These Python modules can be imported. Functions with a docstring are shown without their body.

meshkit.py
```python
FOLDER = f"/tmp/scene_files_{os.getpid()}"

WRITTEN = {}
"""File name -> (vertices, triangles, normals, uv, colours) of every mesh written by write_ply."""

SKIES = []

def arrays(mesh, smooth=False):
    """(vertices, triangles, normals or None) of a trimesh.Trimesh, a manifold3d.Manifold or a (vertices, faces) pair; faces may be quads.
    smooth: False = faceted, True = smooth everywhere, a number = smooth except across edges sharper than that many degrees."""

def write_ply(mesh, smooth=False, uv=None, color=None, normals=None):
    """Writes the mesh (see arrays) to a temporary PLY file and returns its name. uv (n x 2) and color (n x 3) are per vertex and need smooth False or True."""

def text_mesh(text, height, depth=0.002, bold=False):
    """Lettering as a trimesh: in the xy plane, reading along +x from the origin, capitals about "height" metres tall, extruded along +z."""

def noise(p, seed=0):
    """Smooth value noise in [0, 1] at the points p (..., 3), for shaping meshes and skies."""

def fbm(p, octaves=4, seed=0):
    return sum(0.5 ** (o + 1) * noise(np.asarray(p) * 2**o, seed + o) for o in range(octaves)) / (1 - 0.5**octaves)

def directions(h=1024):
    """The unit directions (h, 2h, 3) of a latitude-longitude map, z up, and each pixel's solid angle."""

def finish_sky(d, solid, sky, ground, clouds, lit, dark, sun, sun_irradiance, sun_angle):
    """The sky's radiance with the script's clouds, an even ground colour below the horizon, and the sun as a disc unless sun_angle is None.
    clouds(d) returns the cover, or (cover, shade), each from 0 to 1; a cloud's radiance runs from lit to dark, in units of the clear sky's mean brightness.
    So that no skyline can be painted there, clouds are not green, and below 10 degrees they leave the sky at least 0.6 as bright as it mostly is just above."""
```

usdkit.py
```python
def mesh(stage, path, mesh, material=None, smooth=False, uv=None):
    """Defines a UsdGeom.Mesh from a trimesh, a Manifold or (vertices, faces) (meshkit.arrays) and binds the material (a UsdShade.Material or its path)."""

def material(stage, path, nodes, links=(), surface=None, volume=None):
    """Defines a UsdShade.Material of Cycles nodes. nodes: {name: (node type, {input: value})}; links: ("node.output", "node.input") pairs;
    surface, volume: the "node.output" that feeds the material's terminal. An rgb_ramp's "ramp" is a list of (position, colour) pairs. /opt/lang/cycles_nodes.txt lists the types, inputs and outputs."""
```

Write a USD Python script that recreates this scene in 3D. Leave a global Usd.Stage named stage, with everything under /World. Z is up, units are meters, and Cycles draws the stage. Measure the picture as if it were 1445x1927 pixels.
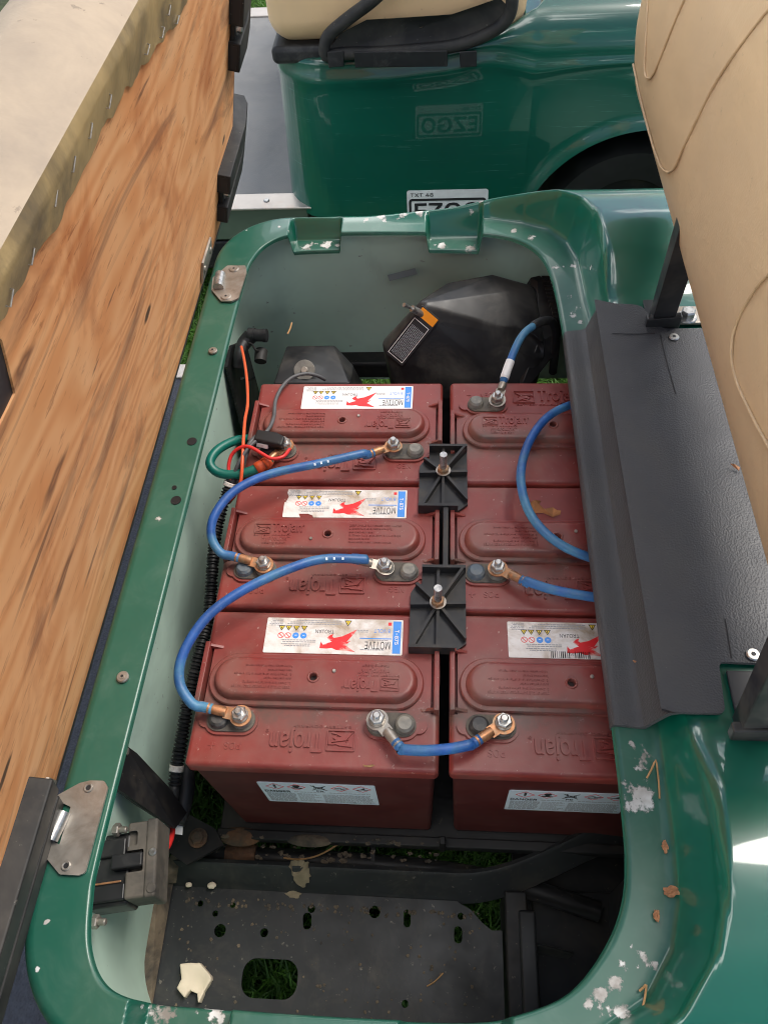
import math
import random
import numpy as np
import trimesh
import manifold3d as m3
import shapely
import shapely.affinity as aff
from shapely.geometry import Polygon, LineString, Point, box as sbox
from scipy.interpolate import PchipInterpolator
import meshkit
import usdkit
from pxr import Usd, UsdGeom, UsdLux, UsdShade, Sdf, Gf, Vt

rng = np.random.default_rng(7)
random.seed(7)
stage = Usd.Stage.CreateInMemory()
UsdGeom.SetStageUpAxis(stage, UsdGeom.Tokens.z)
UsdGeom.SetStageMetersPerUnit(stage, 1.0)
UsdGeom.Xform.Define(stage, '/World')
UsdGeom.Scope.Define(stage, '/World/Looks')

# ------------------------------------------------------------------ camera, sky, sun, exposure
EYE = np.array([-0.0036758, -0.23750613, 1.34829328])
AXES = np.array([[0.99705579, 0.05204146, -0.05631547],      # right
                 [0.00963361, -0.8136233, -0.58131258],      # down
                 [-0.07607193, 0.57905855, -0.81172918]])    # forward
cam = UsdGeom.Camera.Define(stage, '/World/camera')
mtx = np.eye(4)
mtx[0, :3], mtx[1, :3], mtx[2, :3], mtx[3, :3] = AXES[0], -AXES[1], -AXES[2], EYE
cam.AddTransformOp().Set(Gf.Matrix4d(mtx.tolist()))
cam.CreateHorizontalApertureAttr(36.0)
cam.CreateFocalLengthAttr(36.0 * 1448 / 1445)
cam.CreateClippingRangeAttr(Gf.Vec2f(0.02, 2000))
cam.CreateExposureAttr(1.22)

SUN_TO = np.array([0.42, 0.30, 0.86]); SUN_TO /= np.linalg.norm(SUN_TO)
SUN_EL, SUN_ROT = math.asin(SUN_TO[2]), math.atan2(SUN_TO[0], SUN_TO[1])
sun = UsdLux.DistantLight.Define(stage, '/World/sun')
sun.CreateIntensityAttr(0.40); sun.CreateNormalizeAttr(True); sun.CreateAngleAttr(28.0)
sun.CreateColorAttr(Gf.Vec3f(1.0, 0.95, 0.88))
_z = SUN_TO; _x = np.cross([0, 1, 0.01], _z); _x /= np.linalg.norm(_x); _y = np.cross(_z, _x)
sm = np.eye(4); sm[0, :3], sm[1, :3], sm[2, :3] = _x, _y, _z
sun.AddTransformOp().Set(Gf.Matrix4d(sm.tolist()))

LK = '/World/Looks/'
SEED = 8.37
usdkit.material(stage, LK + 'sky_look', {
    'tc': ('texture_coordinate', {}),
    'sky': ('sky_texture', {'sky_type': 'single_scattering', 'sun_disc': False, 'sun_elevation': SUN_EL, 'sun_rotation': SUN_ROT, 'aerosol_density': 1.6}),
    'map': ('mapping', {'scale': (1, 1, 1.6), 'location': (SEED, 0, 0)}),
    'no': ('noise_texture', {'scale': 1.7, 'detail': 8, 'roughness': 0.62, 'distortion': 0.3}),
    'ra': ('rgb_ramp', {'ramp': [(0.0, (0, 0, 0)), (0.545, (0, 0, 0)), (0.615, (1, 1, 1)), (1, (1, 1, 1))]}),
    'mx': ('mix', {'mix_type': 'mix', 'color2': (44, 43.6, 42.6)}),
    'bg': ('background_shader', {'strength': 0.06})},
    [('tc.generated', 'map.vector'), ('map.vector', 'no.vector'), ('no.fac', 'ra.fac'), ('ra.color', 'mx.fac'),
     ('sky.color', 'mx.color1'), ('mx.color', 'bg.color')], surface='bg.background')
dome = UsdLux.DomeLight.Define(stage, '/World/sky')
UsdShade.MaterialBindingAPI.Apply(dome.GetPrim()).Bind(UsdShade.Material.Get(stage, LK + 'sky_look'))
dome.GetPrim().SetCustomDataByKey('kind', 'structure')

# ------------------------------------------------------------------ helpers
def sight(px, py, **k):
    """The world point on the plane x, y or z = value that the photograph shows at this pixel."""
    d = np.array([(px - 722.5) / 1448, (py - 963.5) / 1448, 1.0]) @ AXES
    (a, v), = k.items()
    i = 'xyz'.index(a)
    return EYE + (v - EYE[i]) / d[i] * d

def sightp(px, py, p0, n):
    d = np.array([(px - 722.5) / 1448, (py - 963.5) / 1448, 1.0]) @ AXES
    return EYE + ((np.asarray(p0) - EYE) @ n) / (d @ n) * d

class T:
    def __init__(s, path, loc): s.path, s.loc = path, np.asarray(loc, float)

_used = {}
def fresh(parent, name):
    n = _used.get((parent, name), 0)
    _used[(parent, name)] = n + 1
    return parent + '/' + (name if n == 0 else '%s_%03d' % (name, n))

def tag(prim, label=None, cat=None, group=None, kind=None):
    for k, v in (('label', label), ('category', cat), ('group', group), ('kind', kind)):
        if v: prim.SetCustomDataByKey(k, v)

def thing(name, label, cat, loc=(0, 0, 0), group=None):
    p = fresh('/World', name)
    x = UsdGeom.Xform.Define(stage, p)
    x.AddTranslateOp().Set(Gf.Vec3d(*map(float, loc)))
    tag(x.GetPrim(), label, cat, group)
    return T(p, loc)

def arr(mesh):
    if hasattr(mesh, 'to_mesh'):
        m = mesh.to_mesh(); return np.array(m.vert_properties[:, :3], float), np.array(m.tri_verts)
    if isinstance(mesh, (tuple, list)):
        v, f = np.asarray(mesh[0], float), np.asarray(mesh[1], int)
        if f.shape[1] == 4: f = np.vstack([f[:, [0, 1, 2]], f[:, [0, 2, 3]]])
        return v, f
    return np.array(mesh.vertices), np.array(mesh.faces)

def put(parent, name, mesh, mat, smooth=35, label=None, pv=None, kind=None):
    """One Mesh prim under the thing or part, its vertices given in world coordinates."""
    v, f = arr(mesh)
    if parent is None: parent, loc = '/World', np.zeros(3)
    else: loc, parent = parent.loc, parent.path
    p = fresh(parent, name)
    m = usdkit.mesh(stage, p, (v - loc, f), LK + mat, smooth=smooth)
    if pv is not None:
        for k, a in pv.items():
            UsdGeom.PrimvarsAPI(m).CreatePrimvar(k, Sdf.ValueTypeNames.FloatArray, 'vertex').Set(Vt.FloatArray.FromNumpy(np.asarray(a, np.float32)))
    tag(m.GetPrim(), label, kind=kind)
    return T(p, loc)

def cat(*ms):
    vs, fs, n = [], [], 0
    for m in ms:
        v, f = arr(m); vs.append(v); fs.append(f + n); n += len(v)
    return np.vstack(vs), np.vstack(fs)

def mv(m, t=(0, 0, 0), rz=0, R=None, s=None):
    v, f = arr(m)
    if s is not None: v = v * np.asarray(s)
    if R is not None: v = v @ np.asarray(R).T
    if rz:
        c, q = math.cos(rz), math.sin(rz); v = v @ np.array([[c, q, 0], [-q, c, 0], [0, 0, 1]])
    return v + np.asarray(t), f

def frame(ax, up=(0, 0, 1)):
    """Rotation whose columns are side, up2 and axis."""
    a = np.asarray(ax, float); a /= np.linalg.norm(a)
    u = np.asarray(up, float)
    if abs(a @ u) > 0.95: u = np.array([0, 1.0, 0])
    s = np.cross(u, a); s /= np.linalg.norm(s)
    return np.stack([s, np.cross(a, s), a], 1)

def rbox(x0, x1, y0, y1, z0, z1, r=0.003, n=2):
    r = min(r, (x1 - x0) / 2.01, (y1 - y0) / 2.01, (z1 - z0) / 2.01)
    s = trimesh.creation.icosphere(n if n < 3 else 2, r).vertices
    c = np.array([[x, y, z] for x in (x0 + r, x1 - r) for y in (y0 + r, y1 - r) for z in (z0 + r, z1 - r)])
    return m3.Manifold.hull_points(np.vstack([s + k for k in c]))

def hullp(pts, r=0.0):
    pts = np.asarray(pts, float)
    if r:
        s = trimesh.creation.icosphere(1, r).vertices
        pts = np.vstack([s + k for k in pts])
    return m3.Manifold.hull_points(pts)

def pbox(x0, x1, y0, y1, z0, z1): return mv(trimesh.creation.box((x1 - x0, y1 - y0, z1 - z0)), ((x0 + x1) / 2, (y0 + y1) / 2, (z0 + z1) / 2))

def spline(pts, step=0.006):
    pts = np.asarray(pts, float)
    P = np.vstack([2 * pts[0] - pts[1], pts, 2 * pts[-1] - pts[-2]])
    out = []
    for i in range(1, len(P) - 2):
        n = max(2, int(np.linalg.norm(P[i + 1] - P[i]) / step))
        t = np.linspace(0, 1, n, endpoint=False)[:, None]
        a, b, c, d = P[i - 1:i + 3]
        out.append(0.5 * (2 * b + (c - a) * t + (2 * a - 5 * b + 4 * c - d) * t**2 + (3 * b - a - 3 * c + d) * t**3))
    return np.vstack(out + [pts[-1:]])

def tube(path, r, n=12, sm=True, step=0.006, wob=0):
    p = spline(path, step) if sm else np.asarray(path, float)
    r = np.broadcast_to(np.asarray(r, float), (len(p),)) if np.ndim(r) == 0 or len(np.atleast_1d(r)) == len(p) else np.interp(np.linspace(0, 1, len(p)), np.linspace(0, 1, len(r)), r)
    t = np.gradient(p, axis=0); t /= np.linalg.norm(t, axis=1, keepdims=True)
    u = np.cross(t[0], [0.123, 0.3, 1]); u /= np.linalg.norm(u)
    ring = []
    a = np.linspace(0, 2 * np.pi, n, endpoint=False)
    for i in range(len(p)):
        u = u - (u @ t[i]) * t[i]; u /= np.linalg.norm(u)
        w = np.cross(t[i], u)
        ring.append(p[i] + r[i] * (np.cos(a)[:, None] * u + np.sin(a)[:, None] * w))
    v = np.vstack(ring + [p[:1], p[-1:]])
    f = []
    for i in range(len(p) - 1):
        for j in range(n):
            k = (j + 1) % n
            f += [[i * n + j, i * n + k, (i + 1) * n + k], [i * n + j, (i + 1) * n + k, (i + 1) * n + j]]
    e, L = len(v) - 2, (len(p) - 1) * n
    for j in range(n):
        k = (j + 1) % n
        f += [[e, k, j], [e + 1, L + j, L + k]]
    return v, np.array(f)

def cyl(c, r, h, n=24, ax=(0, 0, 1), r2=None, cham=0.0):
    """Cylinder from c along ax, with a chamfered top."""
    r2 = r if r2 is None else r2
    pr = [(0, 0), (r, 0), (r2, h - cham), (r2 - cham, h), (0, h)]
    a = np.linspace(0, 2 * np.pi, n, endpoint=False)
    v = [[0, 0, 0]]; f = []
    for q, z in pr[1:4]: v += [[q * math.cos(x), q * math.sin(x), z] for x in a]
    v.append([0, 0, h])
    for j in range(n):
        k = (j + 1) % n
        f.append([0, 1 + k, 1 + j]); f.append([len(v) - 1, 1 + 2 * n + j, 1 + 2 * n + k])
        for q in (0, 1):
            b = 1 + q * n; f += [[b + j, b + k, b + n + k], [b + j, b + n + k, b + n + j]]
    return np.array(v) @ frame(ax).T + np.asarray(c), np.array(f)

def hexnut(c, r, h, ax=(0, 0, 1), rot=0.2):
    v, f = cyl((0, 0, 0), r, h, 6, cham=h * 0.18)
    v, f = mv((v, f), rz=rot)
    return v @ frame(ax).T + np.asarray(c), f

def prism(poly, z0, z1):
    gs = [g for g in getattr(poly, 'geoms', [poly]) if not g.is_empty and g.area > 1e-9]
    return mv(trimesh.util.concatenate([trimesh.creation.extrude_polygon(g, z1 - z0, engine='earcut') for g in gs]), (0, 0, z0))

def stadium(cx, cy, L, w): return LineString([(cx - (L - w) / 2, cy), (cx + (L - w) / 2, cy)]).buffer(w / 2, 10)

_tx = {}
def words(s, w=None, h=None, depth=0.001, bold=False, c=(0, 0), z=0, rot=0):
    """Lettering centred at c, w wide or h high, in the xy plane."""
    if (s, bold) not in _tx: _tx[(s, bold)] = arr(meshkit.text_mesh(s, 1.0, 1.0, bold))
    v, f = _tx[(s, bold)]
    v = v.copy(); lo, hi = v.min(0), v.max(0)
    v[:, :2] -= (lo[:2] + hi[:2]) / 2
    k = w / (hi[0] - lo[0]) if w else h
    ky = h if h else k
    v = v * [k, ky, depth]
    return mv((v, f), (c[0], c[1], z), rz=rot) if not rot else (lambda q: (q[0] + np.array([c[0], c[1], z]), q[1]))(mv((v, f), rz=rot))

def sstep(a, b, x):
    t = np.clip((x - a) / (b - a), 0, 1); return t * t * (3 - 2 * t)

# ------------------------------------------------------------------ materials
def M(name, col, rough=0.5, metal=0.0, var=0.0, vscale=12.0, col2=None, c2amt=0.5, c2scale=6.0, c2width=0.12, bump=0.0, bscale=300.0, bdist=0.001,
      coat=0.0, coatr=0.05, rvar=0.0, spec=0.5, extra=None, stretch=None, voro=False, specks=None, bump2=None):
    """A principled surface: base colour with noise variation, patches of a second colour, fine relief."""
    n = {'p': ('principled_bsdf', {'base_color': col, 'roughness': rough, 'metallic': metal, 'coat_weight': coat, 'coat_roughness': coatr, 'specular_ior_level': spec}), 'tc': ('texture_coordinate', {})}
    l = []
    src = 'tc.object'
    if stretch:
        n['mp'] = ('mapping', {'scale': stretch}); l.append(('tc.object', 'mp.vector')); src = 'mp.vector'
    cur = None
    if var:
        n['n1'] = ('noise_texture', {'scale': vscale, 'detail': 6, 'roughness': 0.62})
        n['r1'] = ('rgb_ramp', {'ramp': [(0.28, tuple(c * (1 - var) for c in col)), (0.72, tuple(min(1, c * (1 + var)) for c in col))]})
        l += [(src, 'n1.vector'), ('n1.fac', 'r1.fac')]; cur = 'r1.color'
    if col2 is not None:
        n['n2'] = ('noise_texture', {'scale': c2scale, 'detail': 8, 'roughness': 0.68, 'distortion': 0.4})
        a = 1 - c2amt
        n['r2'] = ('rgb_ramp', {'ramp': [(max(0, a - c2width), (0, 0, 0)), (min(1, a + c2width), (1, 1, 1))]})
        n['m2'] = ('mix', {'mix_type': 'mix', 'color1': col, 'color2': col2})
        l += [(src, 'n2.vector'), ('n2.fac', 'r2.fac'), ('r2.color', 'm2.fac')]
        if cur: l.append((cur, 'm2.color1'))
        cur = 'm2.color'
    if specks:
        n['n5'] = ('noise_texture', {'scale': specks[1], 'detail': 5, 'roughness': 0.7})
        n['r5'] = ('rgb_ramp', {'ramp': [(0, (0, 0, 0)), (specks[2] - .04, (0, 0, 0)), (specks[2], (.8, .8, .8))]})
        n['m5'] = ('mix', {'mix_type': 'mix', 'color1': col, 'color2': specks[0]})
        l += [(src, 'n5.vector'), ('n5.fac', 'r5.fac'), ('r5.color', 'm5.fac')]
        if cur: l.append((cur, 'm5.color1'))
        cur = 'm5.color'
    if cur: l.append((cur, 'p.base_color'))
    if rvar:
        n['n3'] = ('noise_texture', {'scale': vscale * 1.7, 'detail': 5})
        n['r3'] = ('map_range', {'from_min': 0.3, 'from_max': 0.7, 'to_min': max(0.02, rough - rvar), 'to_max': min(1, rough + rvar), 'clamp': True})
        l += [(src, 'n3.vector'), ('n3.fac', 'r3.value'), ('r3.result', 'p.roughness')]
    if bump:
        if voro: n['nb'] = ('voronoi_texture', {'scale': bscale, 'feature': 'smooth_f1', 'smoothness': 0.6}); out = 'nb.distance'
        else: n['nb'] = ('noise_texture', {'scale': bscale, 'detail': 4}); out = 'nb.fac'
        n['b'] = ('bump', {'strength': bump, 'distance': bdist})
        l += [(src, 'nb.vector'), (out, 'b.height'), ('b.normal', 'p.normal')]
        if bump2:
            n['nb2'] = ('noise_texture', {'scale': bump2[0], 'detail': 3, 'distortion': 0.5}); n['b2'] = ('bump', {'strength': bump2[1], 'distance': bump2[2]})
            l += [(src, 'nb2.vector'), ('nb2.fac', 'b2.height'), ('b2.normal', 'b.normal')]
    if extra: extra(n, l, cur)
    usdkit.material(stage, LK + name, n, l, surface='p.BSDF')
    return name

GREEN = (0.0008, 0.078, 0.047)
def paint_extra(n, l, cur):
    # worn-through chips and dust follow per-vertex fields that are placed where the paint is worn
    l[:] = [x for x in l if x[1] != 'p.base_color']
    n['at'] = ('attribute', {'attribute': 'chip'}); n['ad'] = ('attribute', {'attribute': 'dust'})
    n['nc'] = ('noise_texture', {'scale': 75, 'detail': 7, 'roughness': 0.65}); l.append(('tc.object', 'nc.vector'))
    n['ca'] = ('math', {'math_type': 'add'}); l += [('at.fac', 'ca.value1'), ('nc.fac', 'ca.value2')]
    n['cr'] = ('rgb_ramp', {'ramp': [(0.0, (0, 0, 0)), (0.5, (0, 0, 0)), (0.52, (1, 1, 1)), (1, (1, 1, 1))]})
    n['ch'] = ('math', {'math_type': 'multiply', 'value2': 0.5}); l += [('ca.value', 'ch.value1'), ('ch.value', 'cr.fac')]
    n['nd'] = ('noise_texture', {'scale': 26, 'detail': 8, 'roughness': 0.7, 'distortion': 0.6}); l.append(('tc.object', 'nd.vector'))
    n['dr'] = ('rgb_ramp', {'ramp': [(0.3, (0.12, 0.12, 0.12)), (0.5, (0.35, 0.35, 0.35)), (0.68, (1, 1, 1))]}); l.append(('nd.fac', 'dr.fac'))
    n['dm'] = ('math', {'math_type': 'multiply'}); l += [('dr.color', 'dm.value1'), ('ad.fac', 'dm.value2')]
    n['md'] = ('mix', {'mix_type': 'mix', 'color1': GREEN, 'color2': (0.07, 0.14, 0.105)}); l += [('dm.value', 'md.fac')]
    if cur: l.append((cur, 'md.color1'))
    n['pn'] = ('noise_texture', {'scale': 38, 'detail': 6}); l.append(('tc.object', 'pn.vector'))
    n['pk'] = ('rgb_ramp', {'ramp': [(0.38, (0.62, 0.63, 0.61)), (0.55, (0.40, 0.38, 0.35)), (0.66, (0.20, 0.18, 0.155))]}); l.append(('pn.fac', 'pk.fac'))
    n['pe'] = ('rgb_ramp', {'ramp': [(0.0, (0, 0, 0)), (0.515, (0, 0, 0)), (0.545, (1, 1, 1)), (1, (1, 1, 1))]}); l.append(('ch.value', 'pe.fac'))
    n['pr'] = ('mix', {'mix_type': 'mix', 'color1': (0.09, 0.12, 0.10)}); l += [('pe.color', 'pr.fac'), ('pk.color', 'pr.color2')]
    n['mc'] = ('mix', {'mix_type': 'mix'}); l += [('cr.color', 'mc.fac'), ('md.color', 'mc.color1'), ('pr.color', 'mc.color2'), ('mc.color', 'p.base_color')]
    n['ro'] = ('map_range', {'from_min': 0, 'from_max': 1, 'to_min': 0.30, 'to_max': 0.62, 'clamp': True}); l += [('ad.fac', 'ro.value'), ('ro.result', 'p.roughness')]
    n['cw'] = ('map_range', {'from_min': 0, 'from_max': 0.7, 'to_min': 1.0, 'to_max': 0.05, 'clamp': True}); l += [('ad.fac', 'cw.value'), ('cw.result', 'p.coat_weight')]
M('green_paint', GREEN, 0.3, var=0.10, vscale=5, coat=1.0, coatr=0.055, extra=paint_extra)
def far_extra(n, l, cur):
    # fine horizontal scuffs in the clear coat
    l[:] = [x for x in l if x[1] != 'p.base_color']
    n['sm'] = ('mapping', {'scale': (5, 5, 130)}); n['sn'] = ('noise_texture', {'scale': 1.6, 'detail': 9, 'roughness': 0.75})
    n['sr'] = ('rgb_ramp', {'ramp': [(0.0, (0, 0, 0)), (0.60, (0, 0, 0)), (0.74, (0.7, 0.7, 0.7))]})
    n['sx'] = ('mix', {'mix_type': 'mix', 'color2': (0.10, 0.24, 0.20)})
    l += [('tc.object', 'sm.vector'), ('sm.vector', 'sn.vector'), ('sn.fac', 'sr.fac'), ('sr.color', 'sx.fac'), (cur, 'sx.color1'), ('sx.color', 'p.base_color')]
M('green_paint_scuffed', (0.0008, 0.052, 0.033), 0.3, var=0.08, vscale=4, coat=1.0, coatr=0.025, extra=far_extra)
M('inner_green', (0.56, 0.74, 0.63), 0.45, var=0.10, vscale=5, specks=((0.2, 0.22, 0.2), 60, .70), col2=(0.45, 0.60, 0.51), c2amt=0.36, c2scale=4.5, rvar=0.1)
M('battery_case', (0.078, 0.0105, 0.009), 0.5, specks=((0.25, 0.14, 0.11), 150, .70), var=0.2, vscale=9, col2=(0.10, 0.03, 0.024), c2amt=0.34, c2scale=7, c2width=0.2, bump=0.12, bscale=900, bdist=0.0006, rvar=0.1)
def lid_extra(n, l, cur):
    # road dust and acid residue caught in the trough in front of the vent cover
    n['sx'] = ('separate_xyz', {}); n['yb'] = ('math', {'math_type': 'subtract', 'value2': -0.030}); n['ya'] = ('math', {'math_type': 'absolute'})
    n['yr'] = ('map_range', {'from_min': 0.026, 'from_max': 0.006, 'to_min': 0.0, 'to_max': 0.9, 'clamp': True})
    n['gn'] = ('noise_texture', {'scale': 24, 'detail': 9, 'roughness': 0.72, 'distortion': 0.5}); n['gr'] = ('rgb_ramp', {'ramp': [(0.36, (0, 0, 0)), (0.62, (1, 1, 1))]})
    n['gm'] = ('math', {'math_type': 'multiply'}); n['gc'] = ('mix', {'mix_type': 'mix', 'color2': (0.085, 0.052, 0.040)})
    n['wn'] = ('noise_texture', {'scale': 55, 'detail': 9, 'roughness': 0.75}); n['wr'] = ('rgb_ramp', {'ramp': [(0.60, (0, 0, 0)), (0.70, (0.6, 0.6, 0.6))]}); n['wm'] = ('math', {'math_type': 'multiply'}); n['wc'] = ('mix', {'mix_type': 'mix', 'color2': (0.40, 0.32, 0.29)})
    l[:] = [x for x in l if x[1] != 'p.base_color']
    l += [('tc.object', 'sx.vector'), ('sx.y', 'yb.value1'), ('yb.value', 'ya.value1'), ('ya.value', 'yr.value'), ('tc.object', 'gn.vector'), ('gn.fac', 'gr.fac'), ('gr.color', 'gm.value1'), ('yr.result', 'gm.value2'),
          ('gm.value', 'gc.fac'), (cur, 'gc.color1'), ('tc.object', 'wn.vector'), ('wn.fac', 'wr.fac'), ('wr.color', 'wm.value1'), ('yr.result', 'wm.value2'), ('wm.value', 'wc.fac'), ('gc.color', 'wc.color1'), ('wc.color', 'p.base_color')]
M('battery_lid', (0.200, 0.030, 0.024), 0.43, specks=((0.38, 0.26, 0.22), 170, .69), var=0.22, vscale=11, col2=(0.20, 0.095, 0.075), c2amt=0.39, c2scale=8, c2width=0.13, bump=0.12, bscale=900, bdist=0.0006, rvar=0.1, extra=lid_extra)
M('battery_dark', (0.02, 0.006, 0.005), 0.6)
M('grime', (0.13, 0.11, 0.085), 0.75, var=0.35, vscale=60, col2=(0.05, 0.045, 0.04), c2amt=0.5, c2scale=40)
M('lead_grey', (0.16, 0.155, 0.14), 0.55, var=0.35, vscale=90, col2=(0.27, 0.25, 0.2), c2amt=0.4, c2scale=50, metal=0.2)
M('dark_cap', (0.03, 0.03, 0.032), 0.55, var=0.4, vscale=80, col2=(0.10, 0.095, 0.085), c2amt=0.4, c2scale=70)
M('blue_grey_cap', (0.07, 0.10, 0.13), 0.55, var=0.4, vscale=80, col2=(0.15, 0.16, 0.16), c2amt=0.4, c2scale=70)
M('zinc', (0.45, 0.44, 0.42), 0.34, metal=0.9, var=0.25, vscale=120, rvar=0.1)
M('dull_steel', (0.36, 0.33, 0.29), 0.42, metal=0.75, var=0.22, vscale=30, col2=(0.22, 0.18, 0.14), c2amt=0.42, c2scale=22, rvar=0.12)
M('copper', (0.40, 0.19, 0.09), 0.42, metal=0.6, var=0.4, vscale=120, col2=(0.22, 0.20, 0.14), c2amt=0.4, c2scale=80)
M('rust', (0.16, 0.075, 0.035), 0.85, var=0.4, vscale=60, col2=(0.07, 0.05, 0.035), c2amt=0.5, c2scale=30, bump=0.5, bscale=180, bdist=0.003)
M('blue_cable', (0.018, 0.085, 0.30), 0.45, specks=((0.16, 0.18, 0.18), 140, .68), var=0.35, vscale=35, col2=(0.085, 0.25, 0.33), c2amt=0.47, c2scale=9, c2width=0.14, rvar=0.1)
M('green_cable', (0.0, 0.115, 0.085), 0.42, var=0.15, vscale=30)
M('orange_sleeve', (0.55, 0.075, 0.018), 0.5, var=0.2, vscale=40, col2=(0.2, 0.05, 0.02), c2amt=0.35, c2scale=60)
M('orange_wire', (0.68, 0.10, 0.03), 0.4, var=0.08, vscale=40)
M('red_wire', (0.60, 0.025, 0.022), 0.4)
M('grey_wire', (0.075, 0.075, 0.078), 0.5, var=0.25, vscale=60)
M('black_rubber', (0.013, 0.013, 0.014), 0.5, spec=.35, var=0.3, vscale=40, col2=(0.055, 0.053, 0.05), c2amt=0.36, c2scale=30)
M('black_plastic', (0.012, 0.012, 0.013), 0.38, spec=.4, var=0.25, vscale=14, col2=(0.065, 0.060, 0.052), c2amt=0.37, c2scale=12, c2width=0.15, rvar=0.12)
M('hold_down_plastic', (0.013, 0.013, 0.014), 0.4, spec=.4, var=0.25, vscale=30, col2=(0.06, 0.045, 0.028), c2amt=0.36, c2scale=16, c2width=0.14, rvar=0.1)
M('tab_plastic', (0.017, 0.017, 0.017), 0.55, spec=.3, var=0.3, vscale=20, specks=((0.14, 0.13, 0.11), 120, .70), col2=(0.05, 0.046, 0.04), c2amt=0.41, c2scale=14, c2width=0.16)
M('dusty_grey_plastic', (0.095, 0.082, 0.065), 0.75, var=0.35, vscale=30, col2=(0.025, 0.023, 0.021), c2amt=0.42, c2scale=18)
M('access_cover', (0.050, 0.050, 0.053), 0.46, spec=.4, specks=((0.16, 0.15, 0.14), 240, .72), var=0.18, vscale=8, col2=(0.062, 0.06, 0.057), c2amt=0.42, c2scale=5, bump=0.55, bscale=520, bdist=0.0007, voro=True, rvar=0.08)
M('vinyl', (0.55, 0.385, 0.215), 0.42, var=0.08, vscale=4, col2=(0.52, 0.37, 0.22), c2amt=0.40, c2scale=3, specks=((0.40, 0.29, 0.17), 45, .70), bump=0.3, bscale=420, bdist=0.0007, bump2=(9, .35, .006))
M('vinyl_pale', (0.37, 0.285, 0.195), 0.6, var=0.10, vscale=4, col2=(0.27, 0.21, 0.15), c2amt=0.45, c2scale=7, c2width=0.12, specks=((0.2, 0.15, 0.10), 50, .68), bump=0.25, bscale=420, bdist=0.0007, bump2=(11, .4, .006))
M('vinyl_fold', (0.30, 0.215, 0.098), 0.5, var=0.35, vscale=16, col2=(0.10, 0.075, 0.045), c2amt=0.40, c2scale=12, bump=0.3, bscale=60, bdist=0.003)
M('floor_mat', (0.19, 0.19, 0.19), 0.8, specks=((0.22, 0.21, 0.19), 90, .70), var=0.2, vscale=3, col2=(0.23, 0.225, 0.215), c2amt=0.42, c2scale=4, bump=0.5, bscale=500, bdist=0.001)
M('floor_mat_shaded', (0.028, 0.032, 0.045), 0.7, var=0.3, vscale=100, bump=0.8, bscale=330, bdist=0.0015, voro=True)  # near cart's copy of the mat, its shade put into the colour
M('aluminium', (0.50, 0.45, 0.40), 0.38, metal=0.7, var=0.12, vscale=14, col2=(0.5, 0.33, 0.24), c2amt=0.33, c2scale=6)
M('olive_panel', (0.06, 0.085, 0.06), 0.5, var=0.15, vscale=6)
M('frame_black', (0.010, 0.010, 0.011), 0.5, spec=.3, specks=((0.12, 0.10, 0.075), 110, .69), var=0.3, vscale=20, col2=(0.04, 0.034, 0.027), c2amt=0.36, c2scale=16, c2width=0.14, rvar=0.1)
M('tray_black', (0.019, 0.021, 0.023), 0.5, spec=.35, specks=((0.16, 0.145, 0.12), 130, .69), var=0.25, vscale=14, col2=(0.055, 0.05, 0.043), c2amt=0.37, c2scale=18, c2width=0.12, rvar=0.12, bump=0.2, bscale=120, bdist=0.001)
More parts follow.
